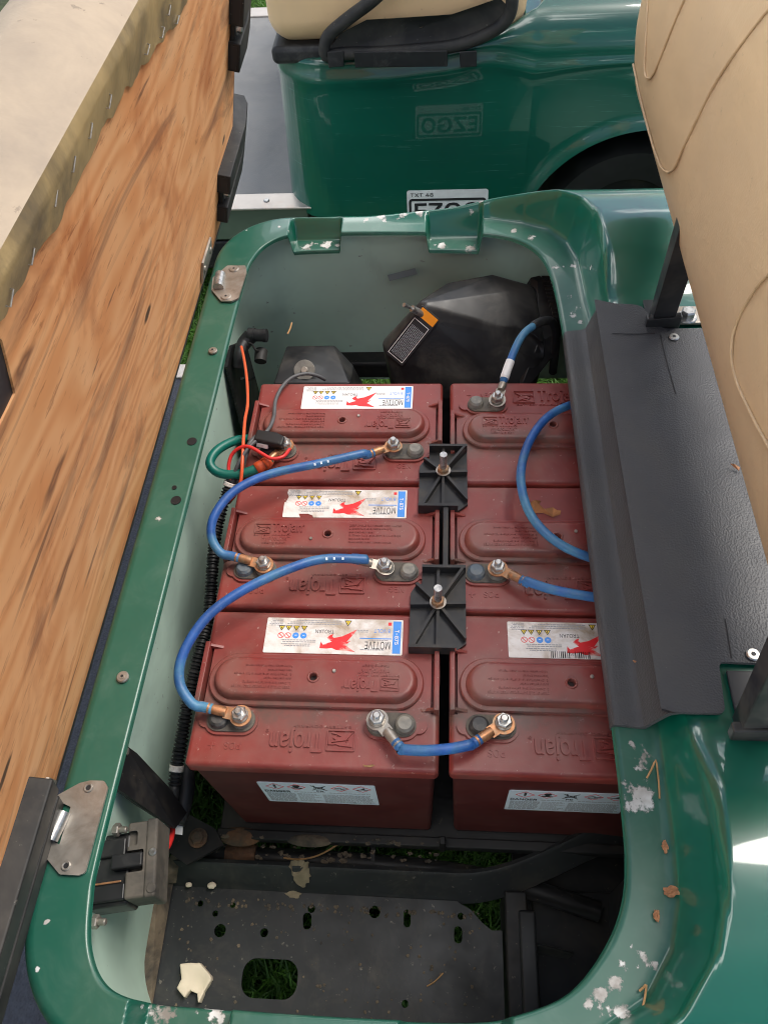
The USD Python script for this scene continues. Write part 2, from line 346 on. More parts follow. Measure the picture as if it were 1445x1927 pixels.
M('mud', (0.15, 0.115, 0.078), 0.9, var=0.35, vscale=30, col2=(0.04, 0.035, 0.03), c2amt=0.48, c2scale=20, bump=0.6, bscale=120, bdist=0.003)
M('mud_pale', (0.21, 0.17, 0.11), 0.9, var=0.3, vscale=60)
M('tyre', (0.014, 0.014, 0.015), 0.75, var=0.3, vscale=30)
M('label_white', (0.78, 0.77, 0.76), 0.35, var=0.04, vscale=10)
M('label_stained', (0.74, 0.71, 0.68), 0.38, var=0.06, vscale=20, col2=(0.40, 0.31, 0.22), c2amt=0.44, c2scale=17, c2width=0.09, bump=0.5, bscale=60, bdist=0.002)
M('label_pale_blue', (0.70, 0.79, 0.86), 0.4, var=0.05, vscale=20)
M('print_red', (0.70, 0.018, 0.022), 0.4)
M('print_red_worn', (0.70, 0.018, 0.022), 0.4, col2=(0.68, 0.55, 0.48), c2amt=0.40, c2scale=45, c2width=0.06)
M('print_blue', (0.05, 0.26, 0.74), 0.4)
M('print_yellow', (0.85, 0.62, 0.05), 0.4)
M('print_black', (0.012, 0.012, 0.014), 0.5)
M('print_grey', (0.30, 0.30, 0.31), 0.5)
M('print_light', (0.33, 0.35, 0.37), 0.6)
M('print_orange', (0.80, 0.27, 0.01), 0.45)
M('painted_light', (0.34, 0.42, 0.43), 0.4)  # pale colour standing in for light reflected on the far wall
M('welt', (0.055, 0.055, 0.055), 0.6, var=0.3, vscale=30)
M('sticker_silver', (0.55, 0.57, 0.57), 0.35, var=0.08, vscale=30)
M('dead_leaf', (0.30, 0.13, 0.05), 0.8, var=0.35, vscale=60)
M('needle', (0.42, 0.24, 0.10), 0.7, var=0.2, vscale=60)
M('bark_bit', (0.36, 0.17, 0.08), 0.85, var=0.35, vscale=150)
M('bone', (0.72, 0.62, 0.47), 0.7, var=0.10, vscale=25, bump=0.3, bscale=90, bdist=0.002)
M('soil', (0.035, 0.048, 0.016), 0.95, var=0.4, vscale=10, bump=0.5, bscale=30, bdist=0.01)

def leafy(name, col):
    usdkit.material(stage, LK + name, {
        'oi': ('object_info', {}), 'ra': ('rgb_ramp', {'ramp': [(0, tuple(c * 0.6 for c in col)), (1, tuple(c * 1.35 for c in col))]}),
        'd': ('principled_bsdf', {'roughness': 0.55}), 't': ('translucent_bsdf', {}), 'mx': ('mix_closure', {'fac': 0.3})},
        [('oi.random', 'ra.fac'), ('ra.color', 'd.base_color'), ('ra.color', 't.color'), ('d.BSDF', 'mx.closure1'), ('t.BSDF', 'mx.closure2')], surface='mx.closure')
leafy('grass_blade', (0.075, 0.185, 0.022))

# plywood: long streaky grain along the board, dark streaks, and knots at their own places
TH = math.radians(14)
B0 = np.array([-0.380, 0.0, 0.580]); BU = np.array([math.sin(TH), 0, math.cos(TH)]); BN = np.array([math.cos(TH), 0, -math.sin(TH)])
def on_board(px, py, off=0.0): return sightp(px, py, B0 + BN * off, BN)
def plywood():
    n = {'g': ('geometry', {}), 'p': ('principled_bsdf', {'roughness': 0.6}),
         'm1': ('mapping', {'rotation': (math.radians(-4), 0, 0), 'scale': (2.0, 1.0, 5.0)}), 'm2': ('mapping', {'scale': (20, 11, 75)}), 'm3': ('mapping', {'scale': (2, 1.5, 8)}),
         'wn': ('noise_texture', {'scale': 1.6, 'detail': 2, 'roughness': 0.45, 'distortion': 0.5}), 'wm': ('math', {'math_type': 'multiply', 'value2': 85.0}), 'ws': ('math', {'math_type': 'sine'}), 'wr': ('map_range', {'from_min': -1.0, 'from_max': 1.0, 'to_min': 0.0, 'to_max': 1.0}),
         'bl': ('noise_texture', {'scale': 7, 'detail': 5, 'roughness': 0.6, 'distortion': 0.8}), 'br': ('rgb_ramp', {'ramp': [(0.30, (0.72, 0.58, 0.48)), (0.46, (1, 0.97, 0.94)), (0.60, (1, 1.02, 1.03)), (0.72, (1.05, 1.12, 1.20))]}), 'x0': ('mix', {'mix_type': 'multiply', 'fac': 1.0}),
         'n2': ('noise_texture', {'scale': 2.2, 'detail': 6, 'roughness': 0.7}), 'n3': ('noise_texture', {'scale': 1.7, 'detail': 6, 'distortion': 1.4, 'roughness': 0.62}),
         'r1': ('rgb_ramp', {'ramp': [(0.0, (0.62, 0.275, 0.105)), (0.5, (0.67, 0.325, 0.138)), (1.0, (0.71, 0.37, 0.17))]}),
         'r2': ('rgb_ramp', {'ramp': [(0.31, (0.45, 0.33, 0.26)), (0.43, (1, 1, 1)), (1, (1, 1, 1))]}),
         'r3': ('rgb_ramp', {'ramp': [(0.0, (0, 0, 0)), (0.55, (0, 0, 0)), (0.72, (0.85, 0.85, 0.85))]}),
         'x1': ('mix', {'mix_type': 'multiply', 'fac': 0.8}), 'x2': ('mix', {'mix_type': 'mix', 'color2': (0.17, 0.075, 0.04)})}
    l = [('g.position', 'm1.vector'), ('g.position', 'm2.vector'), ('g.position', 'm3.vector'), ('m1.vector', 'wn.vector'), ('m2.vector', 'n2.vector'), ('m3.vector', 'n3.vector'),
         ('wn.fac', 'wm.value1'), ('wm.value', 'ws.value1'), ('ws.value', 'wr.value'), ('wr.result', 'r1.fac'), ('g.position', 'bl.vector'), ('bl.fac', 'br.fac'), ('r1.color', 'x0.color1'), ('br.color', 'x0.color2'),
         ('n2.fac', 'r2.fac'), ('n3.fac', 'r3.fac'), ('x0.color', 'x1.color1'), ('r2.color', 'x1.color2'), ('r3.color', 'x2.fac'), ('x1.color', 'x2.color1')]
    cur = 'x2.color'
    knots = [(278, 590, 0.026, 0.010, 1), (421, 262, 0.020, 0.009, 1), (42, 690, 0.04, 0.011, 0), (102, 905, 0.06, 0.012, 0), (118, 1090, 0.07, 0.012, 0), (8, 1460, 0.03, 0.007, 1), (172, 1062, 0.05, 0.006, 0), (180, 690, 0.02, 0.003, 0),
             (75, 1040, 0.10, 0.006, 0), (130, 1300, 0.07, 0.005, 0), (268, 170, 0.05, 0.004, 0), (210, 560, 0.03, 0.003, 0)]
    for i, (px, py, a, b, dark) in enumerate(knots):
        c = on_board(px, py)
        rot = (math.radians(-6), 0, 0)
        n[f'ks{i}'] = ('vector_math', {'math_type': 'subtract', 'vector2': tuple(c)})
        n[f'km{i}'] = ('mapping', {'rotation': rot, 'scale': (1 / 0.05, 1 / a, 1 / b)})
        n[f'kl{i}'] = ('vector_math', {'math_type': 'length'})
        n[f'kn{i}'] = ('noise_texture', {'scale': 1.7, 'detail': 3})
        n[f'ka{i}'] = ('math', {'math_type': 'multiply_add', 'value2': 0.7 if not dark else 0.25})
        n[f'kr{i}'] = ('rgb_ramp', {'ramp': [(0, (0.95,) * 3), (0.55, (0.9,) * 3), (0.8, (0,) * 3), (1, (0,) * 3)] if dark else [(0, (0.95,) * 3), (0.40, (0.55,) * 3), (0.62, (0.85,) * 3), (1.0, (0,) * 3)]})
        n[f'kx{i}'] = ('mix', {'mix_type': 'mix', 'color2': (0.035, 0.02, 0.012) if dark else (0.13, 0.05, 0.024)})
        l += [('g.position', f'ks{i}.vector1'), (f'ks{i}.vector', f'km{i}.vector'), (f'km{i}.vector', f'kl{i}.vector1'), (f'km{i}.vector', f'kn{i}.vector'),
              (f'kn{i}.fac', f'ka{i}.value1'), (f'kl{i}.value', f'ka{i}.value3'), (f'ka{i}.value', f'kr{i}.fac'), (f'kr{i}.color', f'kx{i}.fac'), (cur, f'kx{i}.color1')]
        cur = f'kx{i}.color'
    n['bp'] = ('bump', {'strength': 0.25, 'distance': 0.0008}); l += [('n2.fac', 'bp.height'), ('bp.normal', 'p.normal'), (cur, 'p.base_color')]
    usdkit.material(stage, LK + 'plywood', n, l, surface='p.BSDF')
plywood()

# ------------------------------------------------------------------ ground
g = put(None, 'lawn', ((np.array([[-60, -60, 0], [60, -60, 0], [60, 60, 0], [-60, 60, 0]], float)), np.array([[0, 1, 2], [0, 2, 3]])), 'soil', smooth=False)
tag(stage.GetPrimAtPath(g.path), kind='structure')

def grass():
    pi = UsdGeom.PointInstancer.Define(stage, '/World/grass')
    tag(pi.GetPrim(), 'green lawn grass under and around the two golf carts', 'grass', kind='stuff')
    protos = []
    for q in range(4):
        v, f = [], []
        for k in range(46):
            a, r = rng.uniform(0, 2 * np.pi), 0.032 * math.sqrt(rng.uniform())
            b = np.array([r * math.cos(a), r * math.sin(a), 0]); d = rng.uniform(0, 2 * np.pi); ln = rng.uniform(0.035, 0.085); lean = rng.uniform(0.15, 0.9) * ln
            dr = np.array([math.cos(d), math.sin(d), 0]); sd = np.array([-dr[1], dr[0], 0]) * rng.uniform(0.0012, 0.0022)
            m = b + dr * lean * 0.4 + [0, 0, ln * 0.6]; t = b + dr * lean + [0, 0, ln * rng.uniform(0.7, 1.0)]
            n = len(v); v += [b - sd, b + sd, m - sd * 0.8, m + sd * 0.8, t]; f += [[n, n + 1, n + 3], [n, n + 3, n + 2], [n + 2, n + 3, n + 4]]
        m = usdkit.mesh(stage, f'/World/grass/clump_{q:03d}', (np.array(v), np.array(f)), LK + 'grass_blade')
        protos.append(m.GetPath())
    pts = []
    for x0, x1, y0, y1, d in ((-0.85, 0.45, -0.40, 1.55, 1500), (-1.1, -0.35, 2.5, 4.6, 900), (-1.4, -0.85, -0.2, 1.6, 400), (0.45, 1.2, 1.0, 1.5, 700)):
        k = int((x1 - x0) * (y1 - y0) * d); pts.append(np.stack([rng.uniform(x0, x1, k), rng.uniform(y0, y1, k), np.zeros(k)], 1))
    pts = np.vstack(pts); k = len(pts)
    pi.CreatePrototypesRel().SetTargets(protos)
    pi.CreateProtoIndicesAttr(Vt.IntArray.FromNumpy(rng.integers(0, 4, k).astype(np.int32)))
    pi.CreatePositionsAttr(Vt.Vec3fArray.FromNumpy(pts.astype(np.float32)))
    ang = rng.uniform(0, np.pi, k)
    pi.CreateOrientationsAttr(Vt.QuathArray([Gf.Quath(float(math.cos(a)), 0, 0, float(math.sin(a))) for a in ang]))
    s = rng.uniform(0.8, 1.25, k)
    pi.CreateScalesAttr(Vt.Vec3fArray.FromNumpy(np.stack([s, s, s], 1).astype(np.float32)))
grass()

# ------------------------------------------------------------------ the cart's body shell, used by both carts
YC, ZR = 0.305, 0.630
def closed(pts, n=1600):
    p = spline(np.vstack([pts[-2:], pts, pts[:3]]), 0.002)
    d = np.linalg.norm(p - pts[0], axis=1)
    h = len(p) // 2
    i0 = int(np.argmin(d[:h])); i1 = h + int(np.argmin(d[h:]))
    p = p[i0:i1]
    s = np.r_[0, np.cumsum(np.linalg.norm(np.diff(np.vstack([p, p[:1]]), axis=0), axis=1))]
    t = np.linspace(0, s[-1], n, endpoint=False)
    q = np.vstack([p, p[:1]])
    return np.stack([np.interp(t, s, q[:, k]) for k in (0, 1)], 1)
INNER = [(-.305, .3), (-.306, .05), (-.306, -.10), (-.303, -.14), (-.294, -.175), (-.275, -.200), (-.245, -.210), (-.20, -.2115), (-.12, -.213), (-.03, -.2125), (.03, -.210), (.065, -.203), (.100, -.188), (.128, -.160), (.147, -.128), (.156, -.09), (.1585, -.03), (.159, .05), (.161, .18), (.163, .3),
         (.161, .45), (.158, .56), (.155, .64), (.150, .70), (.138, .747), (.112, .780), (.075, .798), (.02, .806), (-.05, .809), (-.15, .811), (-.22, .810), (-.255, .805), (-.280, .786), (-.295, .757), (-.302, .715), (-.304, .6), (-.304, .45)]
NU = 1600
CI = closed(np.array(INNER, float)[::-1], NU)           # clockwise; fine either way
CEN = np.array([-0.07, 0.30])
OUT = sbox(-.359 + .11, -.252 + .11, .86, .862 - .11).buffer(.11, 16).union(sbox(.2, -.252, .9, .862))
KP = Polygon([(-.333, -.10), (-.325, -.18), (-.29, -.228), (-.2, -.233), (.0, -.234), (.07, -.229), (.120, -.212), (.158, -.190), (.183, -.155), (.194, -.118), (.198, -.06), (.199, .02), (.199, .3), (.197, .58), (.193, .65), (.190, .735), (.178, .778), (.155, .808), (.115, .826), (.064, .838), (-.02, .840), (-.15, .838), (-.24, .832), (-.30, .80), (-.328, .73), (-.332, .6), (-.333, .3)])
KP = KP.buffer(-.012).buffer(.024, 8).buffer(-.012, 8)
def hit(poly, dirs):
    ring = np.asarray(poly.exterior.coords); a, b = ring[:-1], ring[1:]
    out = np.full(len(dirs), 0.0)
    e = b - a; w = a - CEN
    for i, d in enumerate(dirs):
        den = d[0] * e[:, 1] - d[1] * e[:, 0]
        den = np.where(np.abs(den) < 1e-12, 1e-12, den)
        t = (w[:, 0] * e[:, 1] - w[:, 1] * e[:, 0]) / den; u = (w[:, 0] * d[1] - w[:, 1] * d[0]) / den
        ok = (u >= -1e-9) & (u <= 1 + 1e-9) & (t > 0)
        out[i] = t[ok].max()
    return CEN + dirs * out[:, None]
FV = PchipInterpolator([0, .28, .290, .325, .355, .40, .46, .50, .56, .7], [.678, .678, .679, .694, .708, .712, .704, .694, .672, .60])
POCK = [(-.2505, -.167), (-.034, .0535)]
def height(P, pockets=True):
    pts = shapely.points(P)
    sk = shapely.distance(KP.exterior, pts) * np.where(shapely.contains(KP, pts), -1, 1)
    eo = shapely.distance(OUT.exterior, pts)
    x, y = P[:, 0], P[:, 1]
    v = np.abs(y - YC)
    a = sstep(-.03, .17, x)
    dip = np.zeros(len(P))
    z = ZR + a * (FV(np.minimum(v, .69)) - ZR) * sstep(-.002, .017, sk) + 0.010 * sstep(-.14, .0, x) * (1 - a) * (1 - sstep(0, .03, eo)) * (v > .45)
    if pockets:
        for x0, x1 in POCK:
            wx = sstep(x0, x0 + .005, x) * (1 - sstep(x1 - .005, x1, x))
            dip = np.maximum(dip, wx * (v > .40) * sstep(.004, .026, eo) * .032)
    r = np.where((x > .05), .012 + .04 * sstep(.05, .2, x), .012)
    e = np.minimum(eo, r)
    z = z - dip - (r - np.sqrt(np.maximum(0, r * r - (r - e) ** 2)))
    return z
dirs = CI - CEN; dirs /= np.linalg.norm(dirs, axis=1, keepdims=True)
CK, CO = hit(KP, dirs), hit(OUT, dirs)
CK2 = CK + (CO - CK) * np.minimum(0.5, .020 / np.maximum(1e-6, np.linalg.norm(CO - CK, axis=1)))[:, None]
rows = [CI + (CK - CI) * t for t in np.linspace(0, 1, 9)] + [CK + (CK2 - CK) * t for t in np.linspace(0, 1, 11)[1:]] + [CK2 + (CO - CK2) * (1 - (1 - t) ** 1.7) for t in np.linspace(0, 1, 50)[1:]]
RXY = np.array(rows); NR = len(rows)
RZ = height(RXY.reshape(-1, 2)).reshape(NR, NU)
# outer skirt, down the sides, with a moulded crease and wheel arches
ext = np.asarray(CO); nrm = np.roll(ext, -1, 0) - np.roll(ext, 1, 0); nrm = np.stack([nrm[:, 1], -nrm[:, 0]], 1); nrm /= np.linalg.norm(nrm, axis=1, keepdims=True)
if ((ext - CEN) * nrm).sum() < 0: nrm = -nrm
ARC = (.425, .225, .262)
side = (np.abs(ext[:, 1] - YC) > .5)
zb = np.full(NU, .285)
inside = side & (np.abs(ext[:, 0] - ARC[0]) < ARC[2])
zb[inside] = np.maximum(.285, ARC[1] + np.sqrt(ARC[2] ** 2 - (ext[inside, 0] - ARC[0]) ** 2))
zt = RZ[-1]
sk_rows = []
for t in np.r_[np.linspace(0, .12, 6)[1:], np.linspace(.12, 1, 16)[1:]]:
    z = zt + (zb - zt) * t
    off = .006 * sstep(.0, .09, t) - .0035 * sstep(.105, .125, t) + .019 * t
    arch_lip = np.where(inside, .012 * sstep(.8, 1, t), 0)
    sk_rows.append(np.c_[ext + nrm * (off + arch_lip)[:, None], z])
lip = [np.c_[CI, RZ[0] - .0035], np.c_[CI - (CK - CI) * .03, RZ[0] - .0055]]
ALL = np.array(lip[::-1] + [np.c_[RXY[i], RZ[i]] for i in range(NR)] + sk_rows)
def grid(A):
    n, m = A.shape[:2]
    i, j = np.meshgrid(np.arange(n - 1), np.arange(m), indexing='ij'); k = (j + 1) % m
    return A.reshape(-1, 3), np.stack([(i * m + j).ravel(), (i * m + k).ravel(), ((i + 1) * m + k).ravel(), ((i + 1) * m + j).ravel()], 1)
SHELL = grid(ALL)
# thin columns that only face the far side of the deck are not needed twice: the shell is one sheet
chips = [  # (pixel x, pixel y, z, radius) of worn-through paint on the near cart
    (1205, 1497, .631, .016), (1195, 1478, .631, .008), (1222, 1510, .631, .008), (1210, 1432, .631, .010), (1206, 1408, .631, .005), (1190, 1400, .631, .006), (1187, 1520, .631, .009), (1216, 1815, .631, .0045), (1236, 1820, .631, .0045), (1198, 1817, .631, .004), (1147, 1910, .631, .005), (1130, 1905, .631, .006),
    (1165, 1905, .631, .006), (1205, 1795, .631, .004), (1175, 1905, .631, .008), (1190, 1785, .631, .005), (1175, 1820, .631, .006), (1160, 1850, .631, .008), (1130, 1875, .631, .006), (1110, 1890, .631, .006), (968, 432, .631, .006), (1000, 445, .631, .009), (1062, 500, .631, .005), (1080, 498, .631, .007), (1048, 503, .631, .006), (1078, 590, .631, .009), (1086, 575, .631, .006), (1090, 605, .631, .006), (1074, 558, .631, .006), (1112, 505, .66, .006),
    (605, 402, .645, .007), (640, 404, .645, .008), (570, 408, .645, .006), (612, 458, .60, .013), (580, 460, .60, .012), (635, 460, .60, .008), (690, 412, .631, .007), (720, 402, .638, .012), (760, 398, .638, .013), (790, 393, .638, .013), (830, 460, .60, .012), (885, 463, .60, .010), (905, 376, .650, .007), (885, 400, .632, .006), (463, 432, .631, .003), (545, 432, .631, .004), (525, 425, .631, .003),
    (400, 1905, .600, .014), (300, 1900, .600, .013), (420, 1893, .601, .006), (345, 912, .631, .0), (300, 975, .631, .006), (70, 1823, .631, .003), (88, 1735, .631, .003), (590, 1905, .631, .005), (300, 1895, .601, .006)]
shv = SHELL[0]
chipf = np.zeros(len(shv))
for px, py, z, r in chips:
    if r <= 0: continue
    c = sight(px, py, z=z); d = np.linalg.norm((shv - c) * [1, 1, .6], axis=1)
    chipf = np.maximum(chipf, np.clip(1 - d / (r * 2.2), 0, 1) ** 0.8)
chipf = 0.70 * chipf - 0.12 * (chipf <= 0)
pts2 = shapely.points(shv[:, :2])
skd = shapely.distance(KP.exterior, pts2) * np.where(shapely.contains(KP, pts2), -1, 1)
top = shv[:, 2] > .55
dust = np.where(top, (1 - sstep(-.006, .008, skd)) * .42 + .02, 0.02)
dust = np.where(top & (shv[:, 0] < -.28), np.maximum(dust, .42), dust)
chipf = np.where((shv[:, 1] < -.2) & (np.abs(skd) > .015) & (shv[:, 0] > -.24) & (shv[:, 0] < .16) & (skd < 0), np.maximum(chipf, .10), chipf)

def cart_shell(t, dy, mat, pv=None, label=None):
    return put(t, 'body', (shv + [0, dy, 0], SHELL[1]), mat, smooth=True, pv=pv, label=label)

def wheel(t, dy, sgn):
    y0 = YC + sgn * .42
    c = np.array([ARC[0], y0 + dy, .205])
    a = np.linspace(0, 2 * np.pi, 96, endpoint=False)
    prof = [(.115, -.075), (.15, -.088), (.185, -.088), (.202, -.072), (.207, -.045), (.207, .045), (.202, .072), (.185, .088), (.15, .088), (.115, .075)]
    v, f = [], []
    for k, x in enumerate(a):
        for i, (r, w) in enumerate(prof):
            rr = r - (.006 if 3 <= i <= 6 and (k // 3) % 2 == (0 if w < 0 else 1) else 0)
            v.append([rr * math.cos(x), w, rr * math.sin(x)])
    n, m = len(a), len(prof)
    for k in range(n):
        q = (k + 1) % n
        for i in range(m - 1): f += [[k * m + i, q * m + i, q * m + i + 1], [k * m + i, q * m + i + 1, k * m + i + 1]]
    w_ = put(t, 'wheel', (np.array(v) + c, np.array(f)), 'tyre', smooth=40, label=None)
    put(w_, 'rim', cyl(c + [0, .062 * sgn, 0], .119, .124, 40, ax=(0, -sgn, 0)), 'frame_black')

def sill(t, dy, s, mat='aluminium'):
    """Aluminium trim along the edge of the floor with its screws."""
    y = YC + s * .557
    wd_ = (.010 if s < 0 else .036) if dy == 0 else .062
    y0, y1 = (y - wd_, y) if s > 0 else (y, y + wd_)
    p = put(t, 'sill_trim', rbox(-1.25, -.352 if dy == 0 else -.30, y0 + dy, y1 + dy, .300, .3055, .002), mat)
    for x in (-.43, -.75, -1.05):
        put(p, 'rivet', cyl((x, (y0 + y1) / 2 + dy, .3055), .007, .003, 16, cham=.0015), 'zinc')
    q = YC + s * .548
    put(t, 'rocker_panel', rbox(-1.25, -.33, min(q, q - s * .02) + dy, max(q, q - s * .02) + dy, .215, .299, .004), 'olive_panel')
    put(t, 'frame_rail', rbox(-1.25, .5, min(q, q - s * .035) + dy, max(q, q - s * .035) + dy, .13, .21, .006), 'frame_black')

def decal(t, dy, zc, sgn):
    sl = -.057
    y = YC + dy + sgn * (.557 + .0055 - .0035 + .019 * (.618 - zc) / .333)
    """Rectangular maker's badge: small top line and boxed large letters, on a side face whose outside looks along sgn * y."""
    def face(m, d):   # local xy -> the wall, reading from outside
        v, f = arr(m)
        return np.c_[-sgn * v[:, 0], y + sgn * (d + v[:, 2] + sl * v[:, 1]), zc + v[:, 1]], f[:, ::-1]
    base = sbox(-.092, -.042, .092, .042).buffer(-.006).buffer(.006, 6)
    p = put(t, 'badge', face(prism(base, 0, .0006), .0006), 'sticker_silver', smooth=False)
    fr = sbox(-.088, -.038, .088, .022).buffer(-.008).buffer(.008, 6)
    put(p, 'badge_frame', face(prism(fr.difference(fr.buffer(-.0055)), 0, .0005), .0014), 'print_black', smooth=False)
    put(p, 'badge_lettering', face(cat(words('EZGO', w=.150, h=.036, depth=.0005, bold=True, c=(0, -.008)), words('TXT 48', w=.052, h=.0085, depth=.0005, c=(-.058, .031))), .0014), 'print_black', smooth=False)
    return p

# ------------------------------------------------------------------ the near cart
cart = thing('golf_cart', 'dark green golf cart in the foreground with its battery well open', 'golf cart', (0, YC, 0))
cart_shell(cart, 0, 'green_paint', {'chip': chipf, 'dust': dust})
# inner walls of the well
lin_o = sbox(-.349 + .10, -.244 + .10, .62, .854 - .10).buffer(.10, 12).union(sbox(.2, -.244, .62, .854))
ring = np.asarray(lin_o.exterior.coords)[:-1]
ring = np.array(shapely.get_coordinates(shapely.line_interpolate_point(lin_o.exterior, np.linspace(0, lin_o.exterior.length, 400, endpoint=False))))
lr = [np.c_[ring, np.full(400, z)] for z in (.612, .56, .50, .42, .34, .27)]
lr = [np.c_[q[:, 0] - .012 * (.61 - q[:, 2]) / .34 * (q[:, 0] < 0), q[:, 1:]] for q in lr]
put(cart, 'inner_wall', grid(np.array(lr)), 'inner_green', smooth=50)
for s in (-1, 1): wheel(cart, 0, s); sill(cart, 0, s)
decal(cart, 0, .312, 1)
put(cart, 'floor_mat', pbox(-1.25, -.3615, -.243, .826, .290, .2998), 'floor_mat_shaded', smooth=False)
# front edge strip seen on the rim: rivets, screws and drilled holes
for k, (px, py) in enumerate(((400, 658), (230, 1273))):
    c = sight(px, py, z=.634)
    r = put(cart, 'rivet', cat(cyl(c - [0, 0, .003], .0062, .0032, 20, cham=.001), cyl(c - [0, 0, .0005], .0028, .0014, 12)), 'dull_steel')
    put(r, 'rivet_hole', cyl(c + [0, 0, .0009], .0015, .0003, 10), 'print_black', smooth=False)
for px, py, r in ((361, 830, .0062), (328, 917, .003), (331, 941, .0062)):
    c = sight(px, py, z=.631)
    a = np.linspace(0, 2 * np.pi, 24, endpoint=False)
    put(cart, 'drilled_hole', mv(prism(Point(0, 0).buffer(r, 8), 0, .0006), (c[0], c[1], .6304)), 'frame_black', smooth=False)

# textured black access cover
prof = [(.1565, .6215), (.1572, .632), (.159, .6345), (.163, .6355), (.178, .6355), (.1835, .637), (.1865, .642), (.1955, .676), (.199, .6825), (.205, .685), (.22, .6855), (.60, .6875)]
pp = spline(np.array([(x, 0, z) for x, z in prof]), .0035)[:, [0, 2]]
ys = np.linspace(.020, .595, 90)
X = np.array([[(x, y, z) for x, z in pp] for y in ys])
Xb = X.copy(); Xb[:, :, 2] -= .0045; Xb[:, :, 0] += .002
def solid_sheet(A, B):
    n, m = A.shape[:2]
    v = np.vstack([A.reshape(-1, 3), B.reshape(-1, 3)]); N = n * m; f = []
    I = lambda i, j: i * m + j
    for i in range(n - 1):
        for j in range(m - 1):
            f += [[I(i, j), I(i, j + 1), I(i + 1, j + 1)], [I(i, j), I(i + 1, j + 1), I(i + 1, j)]]
            f += [[N + I(i, j), N + I(i + 1, j + 1), N + I(i, j + 1)], [N + I(i, j), N + I(i + 1, j), N + I(i + 1, j + 1)]]
    edge = [I(0, j) for j in range(m)] + [I(i, m - 1) for i in range(1, n)] + [I(n - 1, j) for j in range(m - 2, -1, -1)] + [I(i, 0) for i in range(n - 2, 0, -1)]
    for a, b in zip(edge, edge[1:] + edge[:1]): f += [[a, N + a, N + b], [a, N + b, b]]
    t = trimesh.Trimesh(v, np.array(f), process=False)
    if t.volume < 0: t.invert()
    return t
def to_m3(t): return m3.Manifold(m3.Mesh(np.asarray(t.vertices, np.float32), np.asarray(t.faces, np.uint32)))
sheet = to_m3(solid_sheet(X, Xb))
zc = .6855
dk = lambda px, py: tuple(sight(px, py, z=zc)[:2])
c1, c2, c3, c4 = dk(1365, 1343), dk(1352, 1245), dk(1206, 572), dk(1238, 618)
outline = Polygon([(.15, .030), (.190, .026), (.200, c1[1]), c1, c2, (.62, c2[1] - .01), (.62, c4[1]), (c4[0] + .006, c4[1]), (c3[0], c3[1] - .004), (c3[0] - .01, c3[1]), (.215, c3[1] + .002), (.190, .577), (.15, .572)])
outline = outline.buffer(-.006, 6).buffer(.012, 6).buffer(-.006, 6)
cutter = m3.Manifold.extrude(m3.CrossSection([np.asarray(outline.exterior.coords)[:-1]], m3.FillRule.NonZero), .2).translate((0, 0, .55))
cover = put(cart, 'access_cover', sheet ^ cutter, 'access_cover', smooth=28)
for px, py in ((1268, 634), (1417, 1232)):
    c = sight(px, py, z=.687)
    s_ = put(cover, 'screw', cat(cyl(c, .0062, .0016, 20, cham=.001)), 'zinc')
    put(s_, 'screw_socket', cyl(c + [0, 0, .0016], .0022, .0003, 6), 'print_black', smooth=False)
for line in (((1243, 630), (1258, 690), (1272, 740)), ((1365, 1165), (1372, 1205), (1377, 1238)), ((1152, 627), (1190, 628), (1232, 627))):
    pl = [sight(px, py, z=.6864) for px, py in line]
    put(cover, 'seam', tube(np.array(pl), .0005, 6), 'print_black')
# strut mounts and struts of the seat back
for sgn, pbolt, strut in ((1, (1292, 590), ((1237, 612), (1262, 505), (1282, 455))), (-1, None, ((1405, 1375), (1425, 1285), (1475, 1180)))):
    if sgn > 0:
        b = sight(1285, 598, z=.684)
        put(cart, 'strut_bracket', rbox(b[0] - .035, b[0] + .12, b[1] - .010, b[1] + .022, .681, .685, .0015), 'dull_steel')
        c = sight(1292, 597, z=.686)
        nb = put(cart, 'bolt', cat(cyl(c, .0125, .002, 24, cham=.001), hexnut(c + [0, 0, .002], .0092, .010)), 'zinc')
        base, topp = sight(1240, 612, z=.672), sight(1290, 452, z=.83)
    else:
        base, topp = sight(1410, 1375, z=.672), sight(1490, 1215, z=.83)
        b = sight(1440, 1370, z=.684)
        put(cart, 'strut_bracket', rbox(b[0] + .01, b[0] + .12, b[1] - .012, b[1] + .018, .681, .685, .0015), 'dull_steel')
    d = topp - base; d /= np.linalg.norm(d)
    w = np.array([0, 1, 0]); u = np.cross(w, d); u /= np.linalg.norm(u)
    q = []
    for t in (-.01, .25):
        for a in (-.012, .012):
            for e in (-.009, .009): q.append(base + d * t + u * a + w * e)
    q2 = [base + d * t + u * a + w * e for t in (-.01, .03) for a in (-.019, .019) for e in (-.012, -.006)]
    st = put(cart, 'seat_strut', hullp(q, .0015), 'black_plastic')
    put(st, 'strut_foot', hullp(q2, .002), 'black_plastic')
for cx, cy, a, b in ((dk(1262, 598)[0] - .03, dk(1262, 598)[1], .045, .05),):
    pass
# dark openings round the strut feet in the deck
p0, p1 = sight(1208, 565, z=.682), sight(1245, 614, z=.682)
put(cart, 'strut_slot', rbox(p0[0] + .001, p1[0] + .001, p1[1], p0[1], .6795, .6835, .001), 'print_black')
p0, p1 = sight(1362, 1262, z=.682), sight(1385, 1376, z=.682)
put(cart, 'strut_slot', rbox(p0[0] + .002, p0[0] + .035, p1[1], p0[1], .6795, .6825, .001), 'print_black')

